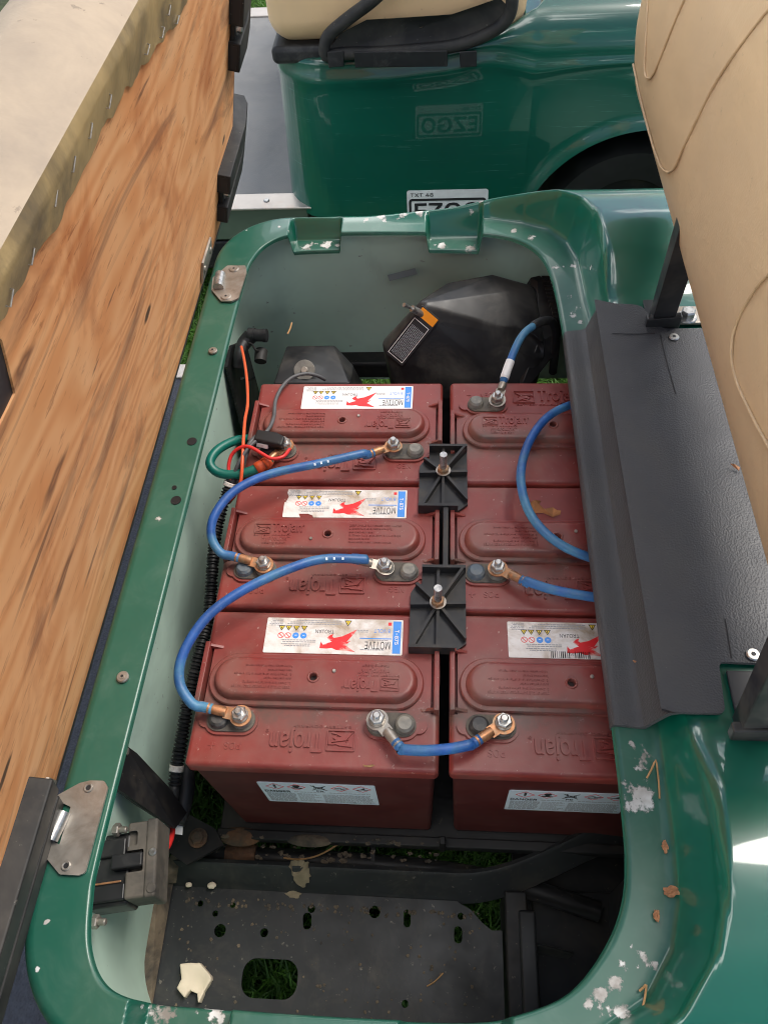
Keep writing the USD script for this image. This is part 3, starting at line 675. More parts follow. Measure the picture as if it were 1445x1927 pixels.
# seat back: a padded vinyl slab leaning back, with sewn piping on its front
def seat_back():
    # the front bulges forward above its lower edge, then leans back
    XF = PchipInterpolator([.74, .785, .81, .86, .905, 1.0, 1.1, 1.2, 1.32], [.285, .262, .249, .236, .231, .238, .258, .285, .325])
    y0, y1, z0, z1 = -.04, .885, .778, 1.30
    rr = .05
    shape = sbox(y0 + rr, z0 + rr, y1 - rr, z1 - rr).buffer(rr, 16)
    rim = np.array(shapely.get_coordinates(shapely.line_interpolate_point(shape.exterior, np.linspace(0, shape.exterior.length, 420, endpoint=False))))
    cc = np.array([(y0 + y1) / 2, (z0 + z1) / 2])
    ins = lambda d: np.array(shapely.get_coordinates(shapely.line_interpolate_point(shape.buffer(-d).exterior, np.linspace(0, 1, 420, endpoint=False), normalized=True)))
    rows = []
    for d, o in [('c', 0), (.25, 0), (.2, 0), (.15, 0), (.11, .0), (.08, .0005), (.055, .002), (.035, .005), (.020, .010), (.010, .016), (.004, .024), (0, .034), (0, .052), (.004, .064), (.014, .076), (.04, .085), (.25, .09)]:
        if d == 'c': rows.append(np.c_[XF(np.full(420, cc[1])), np.broadcast_to([cc[0], 0], (420, 2)) + np.c_[(rim[:, 0] - cc[0]) * .58, np.full(420, cc[1])]]); continue
        c = ins(d) if d else rim
        # keep the samples of each ring facing those of the outermost ring
        c = cc + (rim - cc) * (1 - d / np.array([(y1 - y0) / 2, (z1 - z0) / 2])) if d > .04 else c
        rows.append(np.c_[XF(c[:, 1]) + o, c])
    f0 = np.c_[np.full((1, 1), XF(cc[1])), cc[None]]
    sb = put(cart, 'seat_back', grid(np.array(rows)[::-1]), 'vinyl', smooth=True)
    def on(px, py):
        x = .24
        for _ in range(12): p = sight(px, py, x=x); x = .5 * x + .5 * float(XF(np.clip(p[2], .75, 1.3)))
        return p + [-.0006, 0, 0]
    lines = [[(1222, -30), (1217, 60), (1214, 130), (1220, 146), (1232, 135), (1262, 60), (1300, -30)],
             [(1192, 120), (1212, 210), (1235, 290), (1250, 320), (1268, 318), (1290, 270), (1350, 150), (1420, 50), (1470, -10)],
             [(1470, 495), (1425, 540), (1390, 600), (1378, 650), (1385, 710), (1420, 790), (1470, 880)]]
    for L in lines:
        P = spline(np.array(L, float), 12)
        put(sb, 'piping', tube(np.array([on(px, py) for px, py in P]), .0013, 8, sm=False), 'vinyl')
seat_back()

# ---- what lies at the bottom of the well
def fl(px, py, z=.272): return tuple(sight(px, py, z=z)[:2])
tray = Polygon([fl(322, 1668), fl(948, 1708), fl(930, 1750 - 3), (fl(948, 1750)[0], fl(948, 1752)[1]), (fl(945, 1752)[0], -.245), (-.352, -.245), (-.352, fl(322, 1668)[1])])
tray = Polygon([(-.352, -.245), (fl(945, 1800)[0], -.245), fl(945, 1752), fl(925, 1752), fl(905, 1735), fl(885, 1712), fl(862, 1699), (fl(862, 1697)[0], fl(330, 1668)[1] - .002), fl(330, 1668), (-.352, fl(330, 1668)[1])])
px2m = lambda p, y=1750: abs(fl(500 + p, y)[0] - fl(500, y)[0])
holes = []
for x, y, r in ((377, 1701, 5.5), (405, 1720, 5.5), (438, 1704, 5), (414, 1752, 11), (497, 1756, 7.5), (586, 1711, 7), (705, 1717, 10.5), (867, 1725, 6), (762, 1890, 6)):
    holes.append(Point(fl(x, y)).buffer(px2m(r), 10))
for x, y, w, h in ((578, 1734, 8, 15), (766, 1729, 6.5, 16), (862, 1760, 7.5, 15)):
    a, b = fl(x, y - h + w), fl(x, y + h - w); holes.append(LineString([a, b]).buffer(px2m(w), 8))
a, b, c, d = fl(455, 1843), fl(560, 1843), fl(505, 1805), fl(505, 1881)
holes.append(sbox(a[0], d[1], b[0], c[1]).buffer(-.0165).buffer(.0165, 10))
for h in holes: tray = tray.difference(h)
put(cart, 'floor_tray', prism(tray, .269, .272), 'tray_black', smooth=False)
y_a, y_b = fl(330, 1668)[1], sight(330, 1622, z=.300)[1]
fl_pts = lambda x, k: np.array([(x, y_a - .004, .268), (x, y_a, .272), (x, y_a + .004, .280), (x, y_b - .004, .299), (x, y_b + .001, .301), (x, y_b + .006, .297)])
secs = []
for x in np.linspace(-.352, .42, 60):
    bend = .085 * sstep(.02, .30, x)
    s_ = fl_pts(x, 0) + [0, bend, .03 * sstep(.02, .3, x)]
    secs.append(s_)
secs = np.array(secs); back = secs.copy(); back[:, :, 2] -= .004
put(cart, 'cross_beam', solid_sheet(secs, back), 'tray_black', smooth=40)
put(cart, 'side_flange', hullp([sight(*q) if len(q) == 2 else sight(q[0], q[1], z=q[2]) for q in ((225, 1898, .290), (284, 1900, .274), (296, 1640, .300), (328, 1642, .276), (285, 1610, .300))], .001), 'mud')
put(cart, 'side_flange', hullp([sight(px, py, z=z) for px, py, z in ((300, 1660, .300), (330, 1600, .300), (352, 1615, .295), (330, 1660, .278))], .002), 'mud')
# compartment on the right of the tray
xa = fl(948, 1800)[0]
put(cart, 'tray_box', cat(rbox(xa + .002, xa + .030, -.245, -.058, .2, .285, .003), rbox(xa + .045, .35, -.245, -.04, .18, .20, .003)), 'frame_black')
q0, q1 = sight(975, 1712, z=.29), sight(1008, 1712, z=.29)
put(cart, 'post', rbox(q0[0], q1[0], -.235, q0[1], .2, .29, .004), 'tray_black')
for yy in (-.115, -.19): put(cart, 'rib', hullp([(q1[0] - .002, yy, .285), (q1[0] + .045, yy - .006, .262), (q1[0] - .002, yy - .004, .25), (q1[0] + .04, yy - .009, .245)], .0015), 'tray_black')
put(cart, 'well_floor', cat(pbox(.10, .6, -.24, .84, .150, .160), pbox(-.30, .6, .60, .75, .2, .21)), 'frame_black', smooth=False)
# battery rack
rack = put(cart, 'battery_rack', cat(rbox(-.292, .56, -.016, -.0035, .292, .309, .002), rbox(-.292, .56, -.0035, .565, .288, .297, .002), rbox(-.292, .56, .567, .580, .292, .33, .002), rbox(-.004, .004, -.018, -.008, .292, .335, .002)), 'frame_black')
put(rack, 'rust_patch', mv(trimesh.creation.icosphere(2, 1.0), (-.262, -.012, .302), s=(.028, .012, .009)), 'rust', smooth=True)
put(rack, 'rust_patch', mv(trimesh.creation.icosphere(2, 1.0), (-.17, -.014, .306), s=(.03, .008, .006)), 'mud', smooth=True)
put(cart, 'axle_tube', tube([(-.33, -.028, .262), (-.2, -.028, .262), (-.1, -.030, .262), (.0, -.034, .258), (.09, -.045, .25), (.2, -.07, .24)], .0125, 14), 'frame_black')
put(cart, 'axle_tube', tube([(-.285, -.026, .268), (-.26, -.026, .268), (-.245, -.026, .268)], [.012, .017, .012], 14), 'rust', label='short rusty collar on the tube')
put(cart, 'tie_strap', rbox(-.094, -.087, -.046, -.010, .268, .274, .001), 'frame_black')
# dark steel brackets on the left wall
P = [sight(236, 1402, x=-.345), sight(258, 1418, x=-.340), sight(318, 1482, x=-.318), sight(352, 1530, x=-.300), sight(330, 1560, x=-.300), sight(255, 1512, x=-.338), sight(215, 1480, x=-.345)]
P = np.array(P); th_ = np.array([.0, .004, -.003])
put(cart, 'wall_brace', hullp(np.vstack([P, P - [.004, .0, .0]])), 'frame_black', smooth=20)
for px, py, x in ((240, 1415, -.3415), (268, 1445, -.334), (245, 1472, -.339)):
    c = sight(px, py, x=x); put(cart, 'brace_hole', mv(trimesh.creation.icosphere(1, 1), c, s=(.0015, .004, .004)), 'dull_steel', smooth=True)
P = [sight(436, 650, x=-.343), sight(462, 640, x=-.343), sight(505, 800, x=-.325), sight(500, 860, x=-.325), sight(474, 870, x=-.335), sight(428, 690, x=-.345)]
P = np.array(P)
put(cart, 'wall_bracket', hullp(np.vstack([P, P - [.004, 0, 0]])), 'frame_black', smooth=20)
P = np.array([sight(px, py, z=.335) for px, py in ((350, 1530), (405, 1560), (420, 1590), (352, 1628), (310, 1600))])
put(cart, 'corner_plate', hullp(np.vstack([P, P - [0, 0, .006]])), 'frame_black', smooth=20)
c = sight(373, 1578, z=.337); put(cart, 'bolt', cat(hexnut(c, .0085, .007), cyl(c, .012, .002, 20)), 'rust', label='rusty bolt on the corner plate')
q = np.array([sight(px, py, y=.848) for px, py in ((729, 517), (781, 504), (785, 515), (733, 528))]); put(cart, 'tape_patch', hullp(np.vstack([q, q - [0, .0008, 0]])), 'painted_light', smooth=False)  # mark of reflected light, built as a thin pale patch
# rear slot with daylight behind the batteries; the pale patch on the far wall is painted reflected light
q0, q1 = sight(645, 672, y=.835), sight(735, 650, y=.835)
put(cart, 'cross_tube', cat(rbox(q0[0] - .01, q1[0] + .05, .800, .835, q1[2] - .05, q1[2] - .012, .006)), 'frame_black')
# hinges
def hinge(pts, notch, rivs, knuckle, leaf, flat):
    z = .634
    poly = Polygon([tuple(sight(px, py, z=z)[:2]) for px, py in pts]).buffer(-.003, 4).buffer(.003, 6)
    nt = Polygon([tuple(sight(px, py, z=z)[:2]) for px, py in notch])
    h = put(cart, 'hinge_plate', prism(poly.difference(nt), .6315, .6342), 'dull_steel', smooth=False)
    for px, py in rivs:
        c = sight(px, py, z=.635)
        if flat: r = put(h, 'rivet', cyl(c - [0, 0, .0012], .0075, .0022, 20, cham=.001), 'dull_steel')
        else: r = put(h, 'rivet', cat(tube([c + [.0033 * math.cos(a), .0033 * math.sin(a), -.0003] for a in np.linspace(0, 2 * np.pi, 17)], .0011, 8, sm=False)), 'dull_steel')
        put(h, 'rivet_hole', cyl(c + [0, 0, (.001 if flat else -.0006)], .0017 if flat else .0026, .0003, 12), 'print_black', smooth=False)
    (a, b), rr = knuckle
    A, B = sight(*a, z=.637), sight(*b, z=.637)
    put(h, 'knuckle', cyl(A, rr, np.linalg.norm(B - A), 20, ax=B - A), 'zinc')
    return h
hinge([(398, 545), (400, 522), (428, 499), (462, 499), (464, 512), (449, 560), (436, 566), (415, 565)], [(404, 545), (404, 510), (423, 517), (415, 544)], ((440, 505), (425, 557)), (((411, 541), (415, 516)), .0078), None, True)
hinge([(108, 1497), (150, 1474), (170, 1469), (196, 1470), (203, 1482), (160, 1643), (148, 1648), (112, 1646), (80, 1607), (80, 1600)], [(92, 1580), (118, 1512), (133, 1519), (112, 1590)], ((166, 1483), (124, 1630)), (((95, 1582), (119, 1528)), .0068), None, False)

# ------------------------------------------------------------------ seat bottom, tipped up on its hinges
seat = thing('seat_cushion', 'tipped up seat cushion showing its bare plywood underside and beige vinyl edge', 'seat cushion', B0)
def bp(d, y, off=0.0): return B0 + BU * d + np.array([0, 1, 0]) * y + BN * off
D1, Y0, Y1 = .530, -.335, .965
prof_b = sbox(Y0 + .09,   .039 + .09, Y1 - .09, D1).buffer(.09, 12).intersection(sbox(-2, -1, 2, D1))
ny0, nyd = on_board(4, 640), on_board(30, 742)
def bd(px, py): X = on_board(px, py); return (X[1], (X - B0) @ BU)
NOTCH = Polygon([bd(-40, 600), bd(4, 640), bd(17, 690), bd(29, 740), bd(15, 770), bd(0, 800), bd(-60, 860)])
prof_b = prof_b.difference(NOTCH)
def slab(poly, o0, o1):
    v, f = arr(prism(poly, 0, o1 - o0))
    return np.array([bp(q[1], q[0], o0 + q[2]) for q in v]), f
put(seat, 'plywood_board', cat(slab(prof_b, -.0015, 0), slab(prof_b.difference(NOTCH.buffer(.03)), -.013, -.0015)), 'plywood', smooth=20)
put(seat, 'board_edge', slab(prof_b.buffer(.019).intersection(sbox(-2, -1, 2, D1 - .03)), -.0125, -.0022), 'welt', smooth=20)
cush = sbox(Y0 + .06, .10, Y1 - .06, D1 - .05).buffer(.05, 8)
put(seat, 'dust_cover', slab(NOTCH.buffer(.02).intersection(sbox(Y0, .1, Y1, D1)), -.006, -.0015), 'black_rubber', smooth=False)
v, f = [], None
cr = np.array(shapely.get_coordinates(shapely.line_interpolate_point(cush.exterior, np.linspace(0, cush.exterior.length, 220, endpoint=False))))
cc = np.array([(Y0 + Y1) / 2, D1 / 2])
rowsC = []
for t, o in ((1.0, -.0245), (1.01, -.03), (1.015, -.05), (1.01, -.075), (.98, -.092), (.9, -.098), (.5, -.10), (.02, -.10)):
    c = cc + (cr - cc) * t; rowsC.append(np.array([bp(q[1], q[0], o) for q in c]))
put(seat, 'cushion', grid(np.array(rowsC)), 'vinyl_pale', smooth=True)
# vinyl pulled over the top edge of the board and stapled to its underside
edge_px = [(372, -60), (348, 5), (338, 32), (330, 42), (322, 53), (312, 56), (306, 76), (296, 82), (288, 92), (280, 108), (274, 118), (264, 120), (257, 140), (248, 158), (240, 160), (232, 166), (222, 185), (212, 214), (198, 226), (186, 246), (176, 278), (160, 310), (140, 352), (122, 384), (105, 425), (82, 452), (60, 486), (44, 520), (28, 555), (8, 594), (-30, 640), (-90, 730)]
fold = []
for k, (px, py) in enumerate(edge_px):
    X = on_board(px, py, .0015); y, d = X[1], (X - B0) @ BU
    fold.append((y, min(d, D1 - .02)))
fold = np.array(fold)
yy = np.linspace(fold[:, 0].max(), max(fold[:, 0].min(), Y0), 160)
o_ = np.argsort(fold[:, 0]); dd = np.interp(yy, fold[o_, 0], fold[o_, 1]) + np.array([.009 * (meshkit.fbm(np.array([y * 34, 2.5, .5]), 3, 6) - .5) for y in yy])
dd = np.minimum(dd, D1 - .012)
A = []
for y, d in zip(yy, dd):
    w = .003 * (meshkit.noise(np.array([y * 30, d * 20, 1.0])) - .3)
    A.append([bp(d, y, .0018 + max(0, w)), bp(d + (D1 - d) * .35, y, .0024 + .003 * meshkit.noise(np.array([y * 22, 3.0, 1]))), bp(d + (D1 - d) * .75, y, .003 + .004 * meshkit.noise(np.array([y * 15, 7.0, 1]))), bp(D1 - .003, y, .004), bp(D1 + .004, y, .0005),
              bp(D1 + .006, y, -.006), bp(D1 + .008, y, -.018), bp(D1 + .010, y, -.04), bp(D1 + .009, y, -.062), bp(D1 + .003, y, -.080), bp(D1 - .015, y, -.092)])
A = np.array(A)
put(seat, 'vinyl_cover', grid(np.transpose(np.concatenate([A[:, 5:]], 0), (1, 0, 2)))if False else (A[:, 4:].reshape(-1, 3), np.array([[i * 7 + j, i * 7 + j + 1, (i + 1) * 7 + j + 1, (i + 1) * 7 + j] for i in range(len(A) - 1) for j in range(6)])), 'vinyl_pale', smooth=True)
put(seat, 'vinyl_fold', (A[:, :5].reshape(-1, 3), np.array([[i * 5 + j, i * 5 + j + 1, (i + 1) * 5 + j + 1, (i + 1) * 5 + j] for i in range(len(A) - 1) for j in range(4)])), 'vinyl_fold', smooth=True)
for px, py, a in ((318, 18, 0.5), (334, 36, .3), (306, 60, .5), (278, 92, .4), (206, 190, .6), (170, 245, .7), (138, 308, .7), (104, 372, .7), (60, 482, .6), (20, 560, .6)):
    X = on_board(px, py, .0048); y, d = X[1], (X - B0) @ BU
    du = np.array([math.cos(a), math.sin(a)]) * .0052
    put(seat, 'staple', tube([bp(d - du[1], y - du[0], .003), bp(d - du[1], y - du[0], .0055), bp(d + du[1], y + du[0], .0055), bp(d + du[1], y + du[0], .003)], .0006, 6, sm=False), 'zinc')
# moulded tabs bolted near the ends of the board, with the fin that drops into the body's pockets
def seat_tab(d0, d1, s, yin):
    ye = Y1 if s > 0 else Y0
    yout = ye + s * .10
    dm = (d0 + d1) / 2
    def blk(da, db, ya, yb, o0, o1, r=.002): return hullp([bp(d, y, o) for d in (da + r, db - r) for y in (min(ya, yb) + r, max(ya, yb) - r) for o in (o0 + r, o1 - r)], r)
    # two tapering rails joined by a web, each with a hollow end that faces the middle of the seat
    def rail(da, db, h):
        return hullp([bp(d, y, o) for d in (da + .002, db - .002) for y, o in ((yin, .001), (yin, h), (yout - s * .085, h * .95), (yout - s * .02, h * .55), (yout, h * .1), (yout, -.03), (yout - s * .095, .001), (yout - s * .095, -.028))], .002)
    r1, r2 = rail(dm + .010, d1, .018), rail(d0, dm - .012, .015)
    web = blk(dm - .014, dm + .012, yin + s * .006, yout - s * .05, .001, .008)
    t = put(seat, 'corner_tab', r1 + r2 + web, 'tab_plastic', smooth=25)
    for da, db, h in ((d0 + .004, dm - .016, .015), (dm + .014, d1 - .004, .018)):
        put(t, 'tab_socket', hullp([bp(d, yin - s * y, o) for d in (da, db) for y in (.0015, .0024) for o in (.004, h - .003)]), 'print_black', smooth=False)
    put(t, 'bolt', cat(hexnut(bp(dm - .001, yin + s * .02, .008), .0065, .008, ax=BN), cyl(bp(dm - .001, yin + s * .02, .0075), .009, .002, 18, ax=BN)), 'zinc')
    put(t, 'moulded_ring', tube([bp(dm + .022 + .008 * math.cos(a), yin + s * (.05 + .008 * math.sin(a)), .0183) for a in np.linspace(0, 2 * np.pi, 21)], .0009, 6, sm=False), 'tab_plastic')
def dat(px, py): X = on_board(px, py); return (X - B0) @ BU
seat_tab(.064, .146, 1, .83)
seat_tab(.262, .365, 1, .905)
seat_tab(.052, .138, -1, -.062)
for a, b in (((384, 500), (388, 560)), ((103, 1455), (78, 1590))):
    A_, B_ = on_board(*a), on_board(*b)
    ya, yb = A_[1] - .03, A_[1] + .045
    if a[1] > 1000: ya, yb = -.125, -.040
    hl = put(seat, 'hinge_leaf', hullp([bp(d, y, o) for d, y, o in ((.052, ya, .001), (.052, yb, .001), (.085, ya + .006, .001), (.085, yb - .006, .001), (.052, ya, .004), (.052, yb, .004), (.085, ya + .006, .004), (.085, yb - .006, .004))]), 'dull_steel', smooth=False)
    for q in (.2, .8):
        y = ya + (yb - ya) * q; put(hl, 'rivet', cyl(bp(.068, y, .004), .0055, .002, 16, ax=BN, cham=.001), 'dull_steel')

# ------------------------------------------------------------------ batteries
BL, BW, GAP, PITCH, ZL, ZB = .264, .181, .0105, .1865, .560, .300
EMB = [(715, 165), (718, 135), (735, 150), (765, 141), (790, 135), (770, 127), (755, 117), (775, 105), (795, 99), (788, 112), (800, 118), (850, 110), (900, 92), (945, 74), (910, 108), (880, 135), (905, 130), (875, 150), (905, 164), (938, 179), (870, 174), (820, 172), (790, 163), (760, 167)]
EMB = Polygon([(-(px - 796) / 868 * .157, (py - 109) / 162 * .044) for px, py in EMB])      # in reading orientation
LOGO = aff.translate(EMB, -EMB.centroid.x, -EMB.centroid.y)
LB = LOGO.bounds

def logo_box(w, h, d, lw=.0011):
    o = sbox(-w / 2, -h / 2, w / 2, h / 2); o = o.buffer(-.0015).buffer(.0015, 4)
    fig = aff.scale(LOGO, w * .86 / (LB[2] - LB[0]), h * .72 / (LB[3] - LB[1]), origin=(0, 0))
    fig2 = aff.translate(fig.difference(LineString([(-w * .3, -h * .02), (w * .3, h * .1)]).buffer(h * .03)), 0, h * .02)
    leg = LineString([(-w * .30, -h * .34), (-w * .1, -h * .16), (w * .12, -h * .30), (w * .3, -h * .36)]).buffer(h * .045)
    return cat(prism(o.difference(o.buffer(-lw)), 0, d), prism(fig2.union(leg).intersection(o.buffer(-lw * 1.3)), 0, d * .9))

def label_sheet(kind, side='left'):
    """Printed top label, reading orientation, centred; returns {part name: (mesh, material)}."""
    w, h = .157, .044
    base = sbox(-w / 2, -h / 2, w / 2, h / 2).buffer(-.0015).buffer(.0015, 4)
    if kind == 'torn':
        base = base.difference(Polygon([(.082, -.03), (.082, .0), (.0765, -.002), (.074, -.010), (.0765, -.017), (.0745, -.03)])).difference(Polygon([(.052, .03), (.058, .0165), (.046, .0165), (.040, .019), (.036, .03)]))
    out = {}
    red = 'print_red' if kind == 'clean' else 'print_red_worn'
    z = .0004
    E_ = EMB
    out['red_emblem'] = (prism(E_.buffer(0).intersection(base), z, z + .0002), red)
    out['blue_stripe'] = (prism(sbox(-w / 2 + .0022, -h / 2 + .002, -w / 2 + .0112, h / 2 - .002), z, z + .0002), 'print_blue')
    out['stripe_lettering'] = (words('T-875', h=.0042, depth=.0002, bold=True, c=(-w / 2 + .0067, 0), z=z + .0003, rot=math.pi / 2), 'label_white')
    blk = [words('MOTIVE', w=.0285, h=.0092, depth=.0002, c=(-.0505, .0105), z=z), words('TROJAN', w=.0215, h=.0045, depth=.0002, c=(.0105, -.0055), z=z)]
    out['black_lettering'] = (cat(*blk), 'print_black')
    out['blue_lettering'] = (cat(words('8 VOLT', w=.0185, h=.0046, depth=.0002, c=(-.055, -.0075), z=z), prism(sbox(-.066, .0015, -.03, .0026), z, z + .0002)), 'print_blue')
    tri = [Polygon([(x - .0036, -.0035), (x + .0036, -.0035), (x, -.0100 + .0125)]) for x in ()]
    tr = lambda x, y, s: Polygon([(x - s, y - s * .8), (x + s, y - s * .8), (x, y + s * .9)])
    tl = [tr(x, -.0090, .0036) for x in (.0345, .0435, .0525, .0605)] + [tr(-.0155, -.0165, .0040)]
    out['warning_triangles'] = (prism(shapely.union_all(tl), z, z + .0002), 'print_yellow')
    out['warning_marks'] = (prism(shapely.union_all([t.buffer(.0001).difference(t.buffer(-.0006)) for t in tl] + [LineString([(t.centroid.x, t.centroid.y - .0006), (t.centroid.x, t.centroid.y + .0012)]).buffer(.0004) for t in tl]), z + .0003, z + .0005), 'print_black')
    cr_ = [Point(x, .0003).buffer(.0036, 10) for x in (.0525, .0605)]
    out['prohibition_rings'] = (prism(shapely.union_all([c.difference(c.buffer(-.0007)) for c in cr_] + [LineString([(c.centroid.x - .0023, .0026), (c.centroid.x + .0023, -.002)]).buffer(.0004) for c in cr_]), z, z + .0002), 'print_red')
    out['blue_discs'] = (prism(shapely.union_all([Point(x, .0003).buffer(.0037, 10).difference(sbox(x - .0014, -.0006, x + .0012, .0004)) for x in (.0345, .0435)]), z, z + .0002), 'print_blue')
    r = np.random.default_rng(3)
    bars = []
    def lines(x0, x1, y0, n, pitch, hh):
        for k in range(n):
            x = x0; y = y0 - k * pitch; end = x1 - r.uniform(0, .25) * (x1 - x0)
            while x < end:
                q = min(r.uniform(.0015, .0045), end - x); bars.append(sbox(x, y - hh, x + q, y)); x += q + .0006
    lines(-.008, .056, -.0140, 3, .0022, .0011); lines(.060, .077, -.012, 5, .0019, .0009)
    lines(.020, .060, .0085, 2, .0022, .0010); lines(.026, .062, .0135, 2, .0022, .0010)
    lines(-.039, -.0235, -.0055, 2, .0020, .0010); lines(-.058, -.030, .0165, 1, .002, .0012)
    lines(-.062, -.040, .0045, 1, .002, .0008)
    out['small_print'] = (prism(shapely.union_all(bars), z, z + .0002), 'print_grey')
    out['red_stamp'] = (prism(sbox(-.0655, -.0185, -.0615, -.0145), z, z + .0002), 'print_red')
    if side == 'right':
        bc = [sbox(x, .0135, x + wd, .0215) for x, wd in zip(np.arange(-.010, .034, .0022), r.uniform(.0005, .0014, 40)) if not (.006 < x < .012)]
        out['barcode'] = (prism(shapely.union_all(bc), z, z + .0002), 'print_black')
        out['barcode_number'] = (words('103', w=.006, h=.0032, depth=.0002, c=(.0085, .0165), z=z), 'print_black')
    return base, out

def danger_sheet():
    w, h = .130, .082
    z = .0004
    base = sbox(-w / 2, -h / 2, w / 2, h / 2).buffer(-.002).buffer(.002, 4)
    out = {}
    dm = lambda x: aff.scale(Polygon([(x - .0105, .026), (x, .0375), (x + .0105, .026), (x, .0145)]), 1, 1.05)
    xs = (-.047, -.023, .026, .050)
    ds = [dm(x) for x in xs]
    out['hazard_diamonds'] = (prism(shapely.union_all([d.difference(d.buffer(-.0009)) for d in ds]), z, z + .0002), 'print_red')
    pb = LineString([(-.006, .034), (.010, .016)]).buffer(.0006).union(LineString([(.010, .034), (-.006, .016)]).buffer(.0006)).union(sbox(-.0045, .021, .0085, .0225)).union(sbox(-.0035, .0265, .0075, .0285)).union(LineString([(-.002, .0285), (-.003, .0335)]).buffer(.0008)).union(sbox(.0045, .0225, .0060, .0265)).union(sbox(-.002, .0225, -.0008, .0265))
    sk_ = Point(xs[1], .0295).buffer(.0042, 8).union(LineString([(xs[1] - .005, .0225), (xs[1] + .005, .0215)]).buffer(.0016)).union(sbox(xs[1] - .002, .0225, xs[1] + .002, .026))
    ex = LineString([(xs[0], .0325), (xs[0], .0255)]).buffer(.0014).union(Point(xs[0], .0215).buffer(.0015))
    co = LineString([(xs[2] - .006, .0255), (xs[2] - .001, .0285), (xs[2] + .001, .0275)]).buffer(.0008).union(LineString([(xs[2] + .001, .024), (xs[2] + .007, .0265)]).buffer(.0009)).union(sbox(xs[2] - .006, .0205, xs[2] + .005, .0216))
    fi = LineString([(xs[3] - .006, .022), (xs[3], .0245), (xs[3] + .006, .0225)]).buffer(.0010).union(Polygon([(xs[3] - .002, .0245), (xs[3] + .003, .032), (xs[3] + .0035, .0245)]))
    out['hazard_pictograms'] = (cat(prism(shapely.union_all([sk_, ex, co, fi, pb]), z, z + .0002), words('Pb', h=.005, depth=.0002, bold=True, c=(.002, .0125), z=z)), 'print_black')
    out['danger_lettering'] = (words('DANGER', w=.029, h=.0072, depth=.0002, bold=True, c=(-.047, .0065), z=z), 'print_black')
    r = np.random.default_rng(5); bars = []
    def lines(x0, x1, y0, n, pitch, hh, sh=.1):
        for k in range(n):
            x = x0; y = y0 - k * pitch; end = x1 - r.uniform(0, sh) * (x1 - x0)
            while x < end:
                q = min(r.uniform(.002, .006), end - x); bars.append(sbox(x, y - hh, x + q, y)); x += q + .0007
    lines(-.028, .010, .0072, 1, .004, .0018); lines(.012, .061, .0072, 1, .004, .0018)
    lines(-.061, -.028, -.001, 9, .0040, .0022); lines(-.026, .0, -.001, 8, .0044, .0014, .5); lines(.003, .061, -.002, 9, .0040, .0020, .15)
    out['small_print'] = (prism(shapely.union_all(bars), z, z + .0002), 'print_light')
    return base, out

